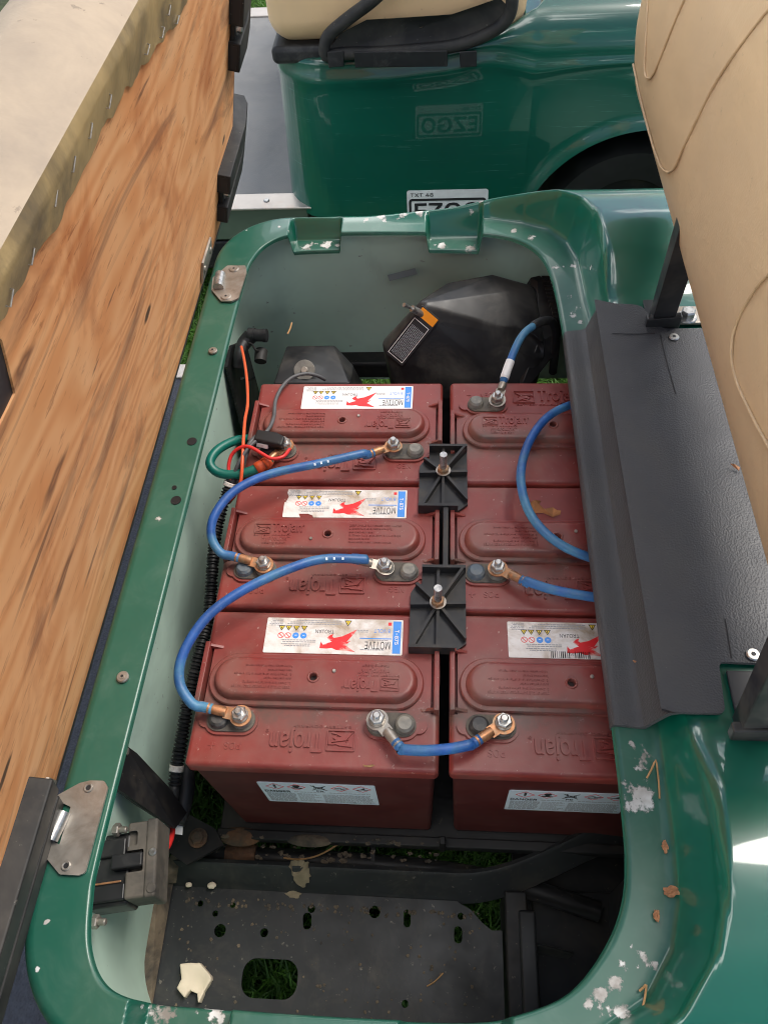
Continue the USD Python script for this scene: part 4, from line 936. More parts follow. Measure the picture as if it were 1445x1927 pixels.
def battery(bx, by, label, turned=False, cover_flip=False, lab=None, danger=False, side='left', terms=None, dz=0.0):
    """bx, by: left front corner of the lid. Built front towards -y, then turned if asked."""
    cx, cy = bx + BL / 2, by + BW / 2
    t = thing('battery', label, 'battery', (cx, cy, ZB), 'red deep cycle batteries in two columns of three')
    sg = -1 if turned else 1
    def W(m):                                    # local (x from the left, y from the front, z above the lid) -> world
        v, f = arr(m)
        v = v.copy(); v[:, 0] = cx + sg * (v[:, 0] - BL / 2); v[:, 1] = cy + sg * (v[:, 1] - BW / 2); v[:, 2] += ZL
        return v, f
    case = m3.Manifold.hull_points(np.array([[x, y, z] for z, i in ((-.022, .0045), (ZB - ZL, .010)) for x in (i, BL - i) for y in (i * .6, BW - i * .6)]))
    r = .006
    ico = trimesh.creation.icosphere(2, r).vertices
    case = m3.Manifold.hull_points(np.vstack([ico + [x, y, z] for z, i in ((-.024, .0040), (ZB - ZL + r, .009)) for x in (i + r, BL - i - r) for y in (i * .6 + r, BW - i * .6 - r)]))
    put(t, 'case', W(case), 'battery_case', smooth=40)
    # lid: rounded slab with its ends cut back beside the vent cover, where the lifting lugs stand
    ico = trimesh.creation.icosphere(2, .0055).vertices
    lid = m3.Manifold.hull_points(np.vstack([ico + [x, y, z] for z in (-.0055, -.017) for x in (.0055, BL - .0055) for y in (.0055, BW - .0055)]))
    for x0, x1 in ((-.01, .009), (BL - .009, BL + .01)):
        lid = lid - m3.Manifold(m3.Mesh(*(lambda q: (np.asarray(q[0], np.float32), np.asarray(q[1], np.uint32)))(pbox(x0, x1, .062, .138, -.011, .01))))
    lid = lid - m3.Manifold.cylinder(.012, .0028, .0028, 16).translate((.13, .155 - .02, -.006)) if False else lid
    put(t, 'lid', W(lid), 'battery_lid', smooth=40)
    put(t, 'lid_seam', W(pbox(.0045, BL - .0045, .0035, BW - .0035, -.0235, -.0215)), 'battery_dark', smooth=False)
    for s, x in ((1, .0), (-1, BL)):
        lug = hullp([(x + s * a, y, z) for a in (.0012, .0052) for y, z in ((.060, -.012), (.140, -.012), (.064, .0085), (.136, .0085))], .0008)
        for y in (.066, .134):
            lug = lug + hullp([(x + s * .004, y - .0012, -.002), (x + s * .004, y + .0012, -.002), (x + s * .004, y - .0012, .0065), (x + s * .004, y + .0012, .0065), (x + s * .019, y - .0012, .0), (x + s * .019, y + .0012, .0), (x + s * .019, y - .0012, -.002), (x + s * .019, y + .0012, -.002)], .0005)
        put(t, 'lifting_lug', W(lug), 'battery_lid', smooth=25)
    # vent cover
    vx, vy = BL / 2 - .003, .0945
    fl_ = m3.Manifold.hull_points(np.vstack([[(q[0], q[1], z) for q in stadium(vx, vy, L, w).exterior.coords] for L, w, z in ((.236, .061, -.001), (.236, .061, .0042), (.2335, .0585, .0055))]))
    tp = m3.Manifold.hull_points(np.vstack([[(q[0], q[1], z) for q in stadium(vx, vy, L, w).exterior.coords] for L, w, z in ((.224, .050, .004), (.221, .047, .0100), (.2175, .0435, .0130), (.2135, .0395, .0142), (.209, .035, .0146))]))
    hole = m3.Manifold.cylinder(.02, .0043, .0043, 24).translate((vx - .001, vy, .007))
    vc = put(t, 'vent_cover', W((fl_ + tp) - hole), 'battery_lid', smooth=32)
    put(vc, 'fill_port', W(cat(tube([(vx - .001 + .0055 * math.cos(a), vy + .0055 * math.sin(a), .0146) for a in np.linspace(0, 2 * np.pi, 25)], .0014, 8, sm=False))), 'battery_lid', smooth=True)
    put(vc, 'fill_port_bottom', W(cyl((vx - .001, vy, .0071), .0042, .0003, 20)), 'battery_dark', smooth=False)
    fs = 1 if cover_flip else -1
    def C(m, zz=.0144):
        v, f = arr(m); v = v.copy(); v[:, 0] = vx + fs * v[:, 0]; v[:, 1] = vy + fs * v[:, 1]; v[:, 2] += zz; return v, f
    put(vc, 'cover_pin', W(C(cyl((-.021, -.0075, 0), .0021, .0022, 12, cham=.0007))), 'dull_steel')
    em = [mv(logo_box(.0205, .0145, .0016, .0010), (-.082, .0065, 0)), words('Trojan', w=.0365, h=.0125, depth=.0016, bold=True, c=(-.0515, .0068)), words('BATTERY COMPANY', w=.046, h=.0016, depth=.0007, c=(-.069, -.0032)),
          words('HydroLink', w=.031, h=.0052, depth=.0009, c=(-.066, -.0085)), words('Watering System', w=.030, h=.0028, depth=.0008, c=(-.066, -.0148)), words('®', w=.0022, depth=.0009, c=(-.0315, .011)), words('™', w=.0028, depth=.0009, c=(-.0485, -.0062))]
    for k, s_ in enumerate(('DEEP CYCLE BATTERIES NEED WATER', '1. Check fluid level before charging,', 'add distilled water', '2. Check fluid level after a full charge', 'keep plates covered', 'Follow safety rules in battery manual')):
        wd = (.064, .053, .030, .063, .026, .052)[k]
        em.append(words(s_, w=wd, h=.0023 if k else .0027, depth=.0008, bold=(k == 0), c=(.025 + wd / 2, .0125 - k * .0049)))
    put(vc, 'moulded_lettering', W(C(cat(*em))), 'battery_lid', smooth=False, kind='stuff')
    # moulded name and pole marks on the terminal side
    def F(m, x, y):                               # reading from the back of the battery
        v, f = arr(m); v = v.copy(); v[:, 0] = x - v[:, 0]; v[:, 1] = y - v[:, 1]; v[:, 2] -= .0002; return v, f
    put(t, 'moulded_emblem', W(F(logo_box(.0300, .0225, .0024, .0014), .162, .0305)), 'battery_lid', smooth=False, kind='stuff')
    em_ = [F(logo_box(.0300, .0225, .0024, .0014), .162, .0305), F(words('Trojan', w=.0555, h=.0195, depth=.0024, bold=True), .115, .0300), F(words('BATTERY COMPANY', w=.062, h=.0026, depth=.0010), .141, .0450), F(words('®', w=.0035, depth=.001), .083, .039)]
    put(t, 'moulded_name', W(cat(*em_[1:])), 'battery_lid', smooth=False, kind='stuff')
    em = [F(words('POS', w=.0175, h=.0075, depth=.0010), .048, .0215), F(words('+', w=.008, depth=.0010), .026, .0215), F(words('NEG', w=.0175, h=.0075, depth=.0010), .214, .0265), F(words('-', w=.006, depth=.0010), .238, .0265)]
    put(t, 'pole_marks', W(cat(*em)), 'battery_lid', smooth=False, kind='stuff')
    # terminals: a pad with post, washer, stud and nut, and a round cap beside it
    info = {}
    for kind, px, cxp in (('pos', .0555, .0310), ('neg', .2000, .2285)):
        py = .0490
        dpad = stadium((px + cxp) / 2, py - .001, .058, .0315)
        ear = Point(cxp + (-1 if kind == 'pos' else 1) * .0145, py - .001).buffer(.0085)
        tm = put(t, 'terminal', W(prism(dpad.union(ear), -.001, .0032)), 'battery_lid', smooth=30)
        put(tm, 'terminal_base', W(prism(stadium((px + cxp) / 2, py - .001, .052, .0255), .003, .0052)), 'grime', smooth=30)
        put(tm, 'post', W(cyl((px, py, .0045), .0115, .0095, 28, r2=.0108, cham=.0012)), 'lead_grey')
        st = terms or {}
        capm = st.get(kind, 'lead_grey')
        if capm: put(tm, 'cap', W(cyl((cxp, py - .0015, .0045), .0108, .0088, 28, r2=.0098, cham=.0026)), capm)
        put(tm, 'washer', W(cyl((px, py, .0150), .0088, .0016, 24, cham=.0004)), 'dull_steel')
        put(tm, 'nut', W(hexnut((px, py, .0166), .0085, .0068, rot=rng.uniform(0, 1))), 'zinc')
        put(tm, 'stud', W(cyl((px, py, .0230), .0042, .0065, 18, cham=.0012)), 'zinc')
    if lab:
        base, prints = label_sheet(lab, side)
        ly = .1505
        def P(m):
            v, f = arr(m); v = v.copy()
            if lab != 'clean':
                bump = .0012 * (meshkit.fbm(np.c_[v[:, 0] * 60, v[:, 1] * 60, np.full(len(v), bx * 10)], 3, 2) - .3)
            x = .1435 - v[:, 0]; y = ly - v[:, 1]
            return W((np.c_[x, y, v[:, 2] + .0003], f))
        st = put(t, 'label_sticker', P(prism(base, 0, .0004)), 'label_white' if lab == 'clean' else 'label_stained', smooth=False)
        for nm, (m, mat) in prints.items(): put(st, nm, P(m), mat, smooth=False, kind=None if nm in ('red_emblem', 'blue_stripe') else 'stuff')
    if danger:
        base, prints = danger_sheet()
        tilt = .0054 / .25
        def Q(m):
            v, f = arr(m)
            z = v[:, 1] - .100
            return W((np.c_[.130 + v[:, 0], .0018 + (-z) * tilt - .0006 - v[:, 2], z], f))
        st = put(t, 'danger_sticker', Q(prism(base, -.0003, .0004)), 'label_pale_blue', smooth=False)
        for nm, (m, mat) in prints.items(): put(st, nm, Q(m), mat, smooth=False, kind='stuff')
    return t

XA, XB = -BL - GAP / 2 + .0, GAP / 2
battery(XA, 0, 'red battery nearest the camera in the left column, danger label on its front', lab='worn', danger=True, terms={'pos': 'dark_cap'})
battery(XA - .002, PITCH, 'middle red battery of the left column, its top label torn at one corner', lab='torn', cover_flip=True, terms={'pos': 'blue_grey_cap'})
battery(XA + .000, 2 * PITCH, 'red battery farthest back in the left column, with a clean white top label', lab='clean', terms={'pos': 'dark_cap'})
battery(XB, .001, 'red battery nearest the camera in the right column, barcode on its stained label', lab='worn', danger=True, side='right', terms={'pos': 'dark_cap'})
battery(XB, PITCH, 'middle red battery of the right column with a dead leaf on its lid', terms={'pos': 'blue_grey_cap'})
battery(XB, 2 * PITCH, 'red battery farthest back in the right column, its terminals towards the black housing', turned=True, cover_flip=False, terms={'neg': 'lead_grey'})

def post(col, row, kind):
    x0 = (XA, XB)[col]; y0 = row * PITCH
    if (col, row) == (1, 2): return np.array([x0 + BL - (.0555 if kind == 'pos' else .2000), y0 + BW - .049, ZL + .0148])
    return np.array([x0 + (.0555 if kind == 'pos' else .2000) + (-.002 if (col, row) == (0, 1) else 0), y0 + .049, ZL + .0148])

# ------------------------------------------------------------------ cables
def lug_on(t, p, to, mat='copper', ln=.020):
    d = np.asarray(to, float) - p; d[2] *= .5; L = np.linalg.norm(d); d /= L
    ring = prism(Point(0, 0).buffer(.0115, 14).union(sbox(0, -.0065, .018, .0065)).difference(Point(0, 0).buffer(.0045, 8)), -.0008, .0008)
    R = np.stack([d, np.cross([0, 0, 1], d) / np.linalg.norm(np.cross([0, 0, 1], d)), np.cross(d, np.cross([0, 0, 1], d) / np.linalg.norm(np.cross([0, 0, 1], d)))], 1)
    v, f = arr(ring); l = put(t, 'lug', (v @ R.T + p - [0, 0, .0005], f), mat, smooth=False)
    a = p + d * .0155
    put(l, 'crimp', tube(np.array([a, a + d * ln * .3, a + d * ln * .8, a + d * ln]) + [0, 0, .0012], [.0048, .0056, .0052, .0058], 14, sm=False), mat, smooth=40)
    return p + d * (.0155 + ln * .75) + [0, 0, .0012], d
def cable(name, label, cat_, p0, p1, mids, r=.0055, mat='blue_cable', group=None, l0='copper', l1='copper'):
    """mids: (pixel x, pixel y, z) the cable passes through; p0, p1: posts or None."""
    mid = [sight(px, py, z=z) for px, py, z in mids]
    t = thing(name, label, cat_, mid[0], group)
    pts = list(mid)
    if p0 is not None:
        e, d = lug_on(t, p0, mid[0], l0); pts = [e, e + d * .012] + pts
    if p1 is not None:
        e, d = lug_on(t, p1, mid[-1], l1); pts = pts + [e + d * .012, e]
    pth = spline(np.array(pts), .004)
    put(t, 'jacket', tube(pth, r, 16, sm=False), mat, smooth=True)
    return t, pth
GB = 'blue battery cables'
c1, path1 = cable('battery_cable', 'blue cable looping left from the farthest back left battery to the middle one', 'cable', post(0, 2, 'neg'), post(0, 1, 'pos'), [(685, 853, .588), (600, 872, .596), (505, 893, .602), (440, 925, .604), (404, 970, .600), (398, 1010, .590), (415, 1040, .580)], group=GB)
c2, path2 = cable('battery_cable', 'blue cable looping left from the middle left battery to the nearest one', 'cable', post(0, 1, 'neg'), post(0, 0, 'pos'), [(690, 1053, .588), (610, 1052, .598), (540, 1072, .604), (452, 1114, .608), (388, 1163, .607), (345, 1230, .600), (338, 1285, .590), (362, 1325, .582)], group=GB, l0='dull_steel')
c3, path3 = cable('battery_cable', 'short blue cable bridging the two nearest batteries across the gap', 'cable', post(0, 0, 'neg'), post(1, 0, 'pos'), [(757, 1411, .580), (800, 1413, .583), (850, 1409, .583), (885, 1402, .581)], group=GB, l0='dull_steel')
c4, path4 = cable('battery_cable', 'blue cable running from the middle right battery under the black cover', 'cable', post(1, 1, 'pos'), None, [(985, 1092, .580), (1040, 1110, .585), (1125, 1125, .585), (1190, 1130, .58), (1260, 1120, .575)], group=GB, l0='copper')
c5, path5 = cable('battery_cable', 'blue cable bowing out from under the black cover over the right column', 'cable', None, None, [(1200, 760, .572), (1140, 752, .580), (1080, 760, .590), (1030, 785, .597), (995, 833, .602), (980, 890, .604), (988, 945, .602), (1012, 988, .598), (1055, 1025, .592), (1113, 1050, .585), (1180, 1062, .578)], group=GB)
c6, path6 = cable('battery_cable', 'blue cable with a white tag rising to the black housing', 'cable', post(1, 2, 'neg'), None, [(948, 715, .585), (957, 688, .592), (972, 650, .602), (988, 625, .606), (1008, 610, .603)], group=GB, l0='dull_steel')
put(c6, 'sleeve', tube([sight(1002, 613, z=.6045), sight(1022, 604, z=.597), sight(1040, 607, z=.58), sight(1046, 640, z=.53), sight(1040, 700, z=.46)], .0064, 14), 'black_rubber', smooth=True)
i = np.argmin(np.linalg.norm(path6 - sight(957, 690, z=.592), axis=1)); put(c6, 'cable_tag', tube(path6[i - 4:i + 3], .0062, 16, sm=False), 'label_white', smooth=True)
# printed size on three of the cables
def cable_print(t, path, frm, to):
    n = len(path); sel = path[int(n * frm):int(n * to)]
    ms = []
    for i in range(0, len(sel) - 1, 1):
        a, b = sel[i], sel[i + 1]; d = (b - a); L = np.linalg.norm(d)
        if i % 2: continue
        m = .5 * (a + b); up = EYE - m; d /= L; up -= (up @ d) * d; up /= np.linalg.norm(up)
        s = np.cross(up, d)
        c = m + up * .00545
        ms.append(hullp([c + d * x * .0012 + s * y * .0016 + up * z for x in (-1, 1) for y in (-1, 1) for z in (0, .0003)]))
    put(t, 'printed_marks', cat(*ms), 'label_pale_blue', smooth=False)
cable_print(c1, path1, .24, .33); cable_print(c2, path2, .17, .24)
# positive lead, fuse block and thin wires by the left wall
pp = post(0, 2, 'pos')
tg, pg = cable('positive_lead', 'green cable with an orange sleeve curling round to the farthest back left battery', 'cable', None, pp, [(470, 825, .555), (440, 830, .572), (408, 848, .580), (395, 872, .578), (410, 889, .572), (440, 893, .570), (475, 885, .572), (505, 868, .576)], mat='green_cable', r=.0062)
i = np.argmin(np.linalg.norm(pg - sight(482, 882, z=.5725), axis=1)); put(tg, 'orange_sleeve', tube(pg[i:-2], .0078, 16, sm=False), 'orange_sleeve', smooth=True)
tf = thing('fuse_holder', 'small black fuse block with a white tag at the left rear terminal', 'fuse', sight(512, 828, z=.585))
q = np.array([sight(px, py, z=z) for px, py, z in ((482, 826, .592), (487, 813, .592), (520, 818, .592), (532, 825, .592), (528, 836, .592), (480, 838, .576), (525, 842, .576))])
put(tf, 'body', hullp(q, .003), 'black_rubber')
put(tf, 'blade', hullp([sight(px, py, z=.580) + [0, 0, o] for px, py in ((526, 832), (540, 832), (540, 842), (526, 842)) for o in (0, .0015)]), 'lead_grey')
a, b, c, d = [sight(px, py, z=z) for px, py, z in ((485, 831, .5875), (506, 835, .5875), (506, 842, .5815), (485, 837, .5815))]
nrm_ = np.cross(b - a, c - a); nrm_ /= np.linalg.norm(nrm_); nrm_ *= np.sign(nrm_ @ (EYE - a))
put(tf, 'tag', hullp(np.array([a, b, c, d, a, b, c, d]) + np.repeat([[0, 0, 0]] * 4 + [nrm_ * .004], [1, 1, 1, 1, 4], axis=0)), 'label_white', smooth=False)
def wire(name, label, pts, r, mat, n=10):
    P = [sight(px, py, z=z) for px, py, z in pts]
    t = thing(name, label, 'wire', P[0]); put(t, 'strand', tube(np.array(P), r, n, step=.004), mat, smooth=True); return t
wire('red_wire', 'thin red wire looping from the conduit to the left rear terminal', [(434, 905, .565), (430, 880, .574), (436, 856, .583), (452, 842, .590), (470, 841, .592), (492, 853, .590), (512, 863, .588), (533, 859, .587), (545, 845, .582)], .0024, 'red_wire')
wire('orange_wire', 'thin orange wire hanging from the capped plug down the left wall', [(454, 652, .545), (460, 680, .55), (465, 720, .555), (466, 760, .565), (461, 790, .575), (458, 830, .588), (456, 870, .585), (453, 905, .572), (443, 930, .555), (432, 945, .54)], .0022, 'orange_wire')
gw = wire('grey_wire', 'grey wire arching over the small black box and across the far left battery', [(612, 714, .540), (595, 706, .552), (575, 703, .560), (552, 709, .566), (533, 725, .570), (519, 752, .573), (515, 785, .580), (505, 808, .586), (487, 825, .590), (468, 842, .590), (450, 870, .583), (440, 895, .570), (436, 912, .560)], .0026, 'grey_wire')
wire('grey_wire', 'second grey lead running beside the first into the conduit', [(482, 822, .586), (470, 835, .588), (462, 858, .582), (452, 885, .570), (442, 912, .556)], .0034, 'grey_wire')
# ribbed conduit down the left side
cond = [(438, 896, .566), (428, 925, .553), (413, 975, .540), (404, 1020, .530), (399, 1080, .520), (396, 1130, .51), (390, 1175, .505), (375, 1230, .50), (362, 1280, .49), (352, 1330, .48), (342, 1390, .465), (333, 1440, .45), (328, 1478, .44)]
P = spline(np.array([sight(px, py, z=z) for px, py, z in cond]), .0011)
rr = .0068 + .0011 * np.sign(np.sin(np.arange(len(P)) * 2 * np.pi * .0011 / .0044))
t = thing('ribbed_conduit', 'black ribbed wiring conduit running down beside the left column of batteries', 'conduit', P[0])
put(t, 'conduit', tube(P, rr, 14, sm=False), 'black_rubber', smooth=30)
for s_ in (8, -14): put(t, 'tape_band', tube(P[s_:s_ + 7] if s_ > 0 else P[s_ - 7:s_], .0085, 16, sm=False), 'label_stained', smooth=True)
e = P[-1]
put(t, 'collar', tube([e, sight(326, 1495, z=.435), sight(325, 1505, z=.432)], .0066, 14), 'black_rubber', smooth=True)
put(t, 'wire', tube([sight(325, 1500, z=.434), sight(321, 1520, z=.43), sight(317, 1540, z=.43), sight(313, 1572, z=.44)], .0036, 10), 'grey_wire', smooth=True)
put(t, 'wire', tube([sight(327, 1500, z=.434), sight(327, 1530, z=.428), sight(322, 1570, z=.43), sight(311, 1600, z=.44)], .0030, 10), 'black_rubber', smooth=True)
put(t, 'wire', tube([sight(322, 1495, z=.434), sight(320, 1510, z=.426)], .0026, 10), 'red_wire', smooth=True)
put(t, 'wire', tube([sight(325, 1545, z=.43), sight(324, 1570, z=.434), sight(318, 1590, z=.44), sight(309, 1602, z=.445)], .0032, 10), 'red_wire', smooth=True)
t = thing('wire_bundle', 'black taped bundle of wires beside the conduit end with a white tag', 'wire', sight(345, 1500, z=.42))
put(t, 'bundle', tube([sight(352, 1440, z=.43), sight(349, 1490, z=.42), sight(341, 1535, z=.415), (sight(336, 1552, z=.415))], [.008, .011, .010, .008], 14), 'black_rubber', smooth=True)
a = [sight(px, py, z=.410) for px, py in ((309, 1537), (345, 1545), (343, 1572), (309, 1567))]
put(t, 'tag', hullp(np.vstack([a, np.array(a) - [0, 0, .0006]])), 'label_white', smooth=False)

# ------------------------------------------------------------------ hold downs between the columns
t = thing('battery_hold_down', 'black ribbed plastic hold down with two plates joined by a bar between the battery columns', 'clamp', sight(835, 950, z=.563))
def hold_plate(cx, cy, w, h0, h1, name='plate'):
    """Plate with webs radiating from its hub; cut corners at the upper left and lower right."""
    O = Polygon([(-w * .30, h1), (w * .5, h1), (w * .5, -h0 * .80), (w * .28, -h0), (-w * .5, -h0), (-w * .5, h1 * .35), (-w * .43, h1 * .52), (-w * .30, h1 * .62)])
    zb = .5615
    A = prism(aff.translate(O, cx, cy), zb, zb + .004)
    webs = [LineString([(0, 0), q]).buffer(.0017, cap_style=2) for q in ((0, h1), (0, -h0), (w * .47, h1 * .96), (-w * .40, h1 * .55), (w * .5, h1 * .02), (-w * .5, -h0 * .02), (-w * .44, -h0 * .95), (w * .5, -h0 * .75), (w * .30, -h0 * .98))][:8]
    rim = [LineString([(-w * .30, h1 - .0016), (w * .5, h1 - .0016)]).buffer(.0018, cap_style=2), LineString([(w * .5 - .0016, h1), (w * .06, h1 * .10)]).buffer(.0016, cap_style=2), LineString([(-w * .5, -h0 + .0016), (w * .30, -h0 + .0016)]).buffer(.0019, cap_style=2)]
    Wm = prism(aff.translate(shapely.union_all(webs).intersection(O), cx, cy), zb + .003, zb + .0125)
    Rm = prism(aff.translate(shapely.union_all(rim), cx, cy), zb, zb + .017)
    hub = cyl((cx, cy, zb + .002), .0085, .0125, 24, cham=.001)
    p = put(t, name, A, 'hold_down_plastic', smooth=20)
    put(p, 'web', cat(Wm, Rm), 'hold_down_plastic', smooth=20); put(p, 'hub', hub, 'hold_down_plastic')
    put(p, 'nut', hexnut((cx, cy, zb + .0145), .0078, .0065, rot=.4), 'copper'); put(p, 'washer', cyl((cx, cy, zb + .0140), .0095, .001, 24), 'dull_steel')
    th = [(.0042 + .0004 * (k % 2)) for k in range(26)]
    put(p, 'threaded_rod', tube(np.array([[cx, cy, z] for z in np.linspace(zb + .01, zb + .046, 26)]), th, 14, sm=False), 'zinc', smooth=20)
h1c, h2c = sight(834, 893, z=.567), sight(824, 1140, z=.567)
hold_plate(h1c[0], h1c[1], .0615, .0575, .042)
hold_plate(h2c[0], h2c[1], .0635, .0575, .048)
put(t, 'bar', rbox(-.0035, .0035, h2c[1] + .045, h1c[1] - .055, .563, .576, .0012), 'hold_down_plastic')

# ------------------------------------------------------------------ black housing, small box, plug and connector
t = thing('controller_housing', 'large black moulded housing with a toggle switch and an orange trimmed label', 'housing', (.03, .74, .33))
TOP = [(850, 552, .755), (925, 538, .775), (990, 556, .765), (825, 582, .712), (872, 603, .698), (925, 617, .693), (1003, 640, .688)]
top = np.array([sight(px, py, y=y) for px, py, y in TOP])
bot = np.array([sight(752, 690, y=.66), sight(762, 650, y=.69), sight(768, 735, y=.645), sight(1005, 668, y=.675), sight(975, 735, y=.645), (-.05, .775, .37), (.12, .775, .37), (-.06, .65, .34), (.11, .65, .34)])
lq = np.array([sight(px, py, y=y) for px, py, y in ((798, 588, .672), (807, 606, .664), (760, 679, .640), (735, 655, .655))])
n_ = np.cross(lq[1] - lq[0], lq[2] - lq[0]); n_ /= np.linalg.norm(n_); n_ *= np.sign(n_ @ (EYE - lq[0]))
ico_ = trimesh.creation.icosphere(3, .017).vertices
body = m3.Manifold.hull_points(np.vstack([ico_ + k for k in np.vstack([top, bot, lq - n_ * .0200])]))
scoop = mv(trimesh.creation.icosphere(3, 1.0), sight(985, 655, y=.650), R=frame([.8, -.1, -.6]), s=(.036, .018, .06))
body = (body - m3.Manifold(m3.Mesh(np.asarray(scoop[0], np.float32), np.asarray(scoop[1], np.uint32)))).refine_to_length(.007)
v, f = arr(body); tm = trimesh.Trimesh(v, f); trimesh.smoothing.filter_humphrey(tm, alpha=.1, beta=.5, iterations=14)
body = put(t, 'cover', tm, 'black_plastic', smooth=True)
q = np.array([sight(1000, 524, y=.79), sight(1012, 530, y=.78), sight(1036, 625, y=.70), sight(1032, 662, y=.675), sight(980, 728, y=.63), sight(990, 540, y=.79), sight(1015, 640, y=.685)])
plate = hullp(np.vstack([q, q + [.012, .004, 0]]), .002)
fl_ = put(t, 'flange', plate, 'black_plastic', smooth=30)
A_, B_ = sight(1008, 524, y=.788), sight(1034, 612, y=.705)
for k in range(12):
    c = A_ + (B_ - A_) * (k + .5) / 12 + [.010, .004, .002]
    put(fl_, 'rib', hullp([c + [x, y, z] for x in (-.001, .011) for y in (-.0018, .0018) for z in (-.03, .002)], .0006), 'black_plastic')
# label on the bevelled left end, with orange band and switch
u_ = (lq[3] - lq[0]); u_ = (lq[2] - lq[1] + lq[3] - lq[0]); u_ /= np.linalg.norm(u_); w_ = np.cross(n_, u_)
def on_label(m, d):
    v, f = arr(m); o = lq.mean(0); return o + v[:, :1] * u_ + v[:, 1:2] * w_ + (v[:, 2:] + d) * n_, f
Lh = np.linalg.norm(lq[3] - lq[0]) / 2 + .005; Wh = .014
pl = put(t, 'data_plate', on_label(prism(sbox(-Lh, -Wh, Lh, Wh).buffer(.003, 5), -.006, .0), .0), 'print_black', smooth=20)
fr = sbox(-Lh + .018, -Wh, Lh - .001, Wh)
put(pl, 'plate_border', on_label(prism(fr.difference(fr.buffer(-.0008)), 0, .0003), .0003), 'label_white', smooth=False)
bars = []; r_ = np.random.default_rng(11)
for k in range(9):
    y = -Wh + .0035 + k * .0026; x = -Lh + .028
    while x < Lh - .006: q_ = r_.uniform(.002, .006); bars.append(sbox(x, y, min(x + q_, Lh - .005), y + .0011)); x += q_ + .0009
put(pl, 'small_print', on_label(prism(shapely.union_all(bars), 0, .0003), .0003), 'print_light', smooth=False)
put(pl, 'orange_band', on_label(prism(sbox(-Lh - .002, -Wh, -Lh + .012, Wh + .002), 0, .0004), .0003), 'print_orange', smooth=False)
s0, s1, s2 = sight(786, 586, y=.672), sight(775, 580, y=.668), sight(760, 573, y=.662)
sw = put(t, 'switch_bush', tube([s0 + (s0 - s1) * .8, s0, s1], [.0062, .0055, .0050], 14, sm=False), 'zinc', smooth=30)
put(sw, 'toggle', tube([s1, (s1 + s2) / 2, s2], [.0020, .0026, .0033], 12, sm=False), 'zinc', smooth=40)
t = thing('junction_box', 'small black tapered box with a large washer behind the left rear battery', 'box', (-.2, .66, .4))
q = np.array([sight(543, 656, y=.690), sight(628, 655, y=.690), sight(520, 722, y=.600), sight(655, 722, y=.600), sight(660, 690, y=.66), (-.25, .72, .36), (-.14, .72, .36), (-.27, .60, .36), (-.13, .60, .36)])
put(t, 'cover', hullp(q, .004), 'black_plastic', smooth=40)
c = sight(574, 698, y=.622); A_ = np.array([0, -.55, .83])
w_ = put(t, 'washer', cyl(c + A_ * .004, .0165, .0022, 32, ax=A_, cham=.0006), 'lead_grey'); put(w_, 'bolt_head', cyl(c + A_ * .006, .0055, .003, 16, ax=A_, cham=.001), 'dull_steel')

t = thing('capped_plug', 'black plug with a dangling rubber cap strapped to the left wall', 'plug', sight(460, 650, x=-.32))
p = [sight(446, 690, x=-.335), sight(450, 665, x=-.33), sight(460, 645, x=-.325), sight(472, 632, x=-.315)]
put(t, 'body', tube(p, [.008, .0085, .011, .012], 16), 'black_rubber', smooth=40)
a, b = sight(468, 630, x=-.318), sight(502, 631, x=-.288)
soc = put(t, 'socket', tube([a, a + (b - a) * .35, a + (b - a) * .36, a + (b - a) * .8, a + (b - a) * .81, b], [.0115, .0115, .010, .010, .0108, .0108], 20, sm=False), 'black_rubber', smooth=30)
put(soc, 'socket_mouth', cyl(b, .0075, .0006, 20, ax=b - a), 'print_black', smooth=False)
put(t, 'cap', tube([sight(490, 680, x=-.300), sight(491, 668, x=-.300), sight(492, 660, x=-.300)], [.0098, .0102, .0105], 18, sm=False), 'tab_plastic', smooth=40)
put(t, 'strap', tube([sight(467, 645, x=-.315), sight(475, 648, x=-.31), sight(481, 658, x=-.305), sight(490, 660, x=-.30)], .0018, 8), 'tab_plastic')
put(t, 'cable_tie', tube([sight(455, 712, x=-.325), sight(470, 714, x=-.322), sight(478, 710, x=-.318)], .0024, 8), 'black_rubber')

t = thing('charger_receptacle', 'dusty grey charging receptacle bolted through the left wall of the well', 'connector', sight(240, 1620, x=-.335))
def orient(m):
    v, f = arr(m)
    o = sight(240, 1625, x=-.325)
    R_ = np.array([[1, 0, 0], [0, 1, 0], [0, 0, 1.0]])
    a = math.radians(10); R_ = np.array([[math.cos(a), -math.sin(a), 0], [math.sin(a), math.cos(a), 0], [0, 0, 1]])
    return v @ R_.T + o, f
fb = rbox(.002, .030, -.037, .037, -.03, .012, .003) - rbox(-.01, .020, -.012, .009, -.0, .03, .002) - rbox(-.01, .013, .013, .028, .004, .03, .003)
body = put(t, 'front_block', orient(fb), 'dusty_grey_plastic', smooth=30)
put(body, 'rim', orient(cat(rbox(.022, .034, -.038, .038, -.032, .014, .003))), 'dusty_grey_plastic')
put(body, 'bump', orient(cyl((.030, -.030, .012), .005, .003, 16, cham=.001)), 'dusty_grey_plastic'); put(body, 'bump', orient(cyl((.028, .022, .012), .006, .0015, 16, cham=.0005)), 'dusty_grey_plastic')
put(t, 'rear_block', orient(rbox(-.055, .004, -.040, .030, -.034, .004, .004)), 'black_plastic')
put(t, 'rear_ridge', orient(cat(rbox(-.05, .002, -.036, -.020, 0, .010, .002), rbox(-.05, .0, .006, .024, 0, .009, .002))), 'black_plastic')
put(t, 'latch', orient(rbox(-.012, .020, -.008, .006, .004, .016, .002)), 'black_rubber')
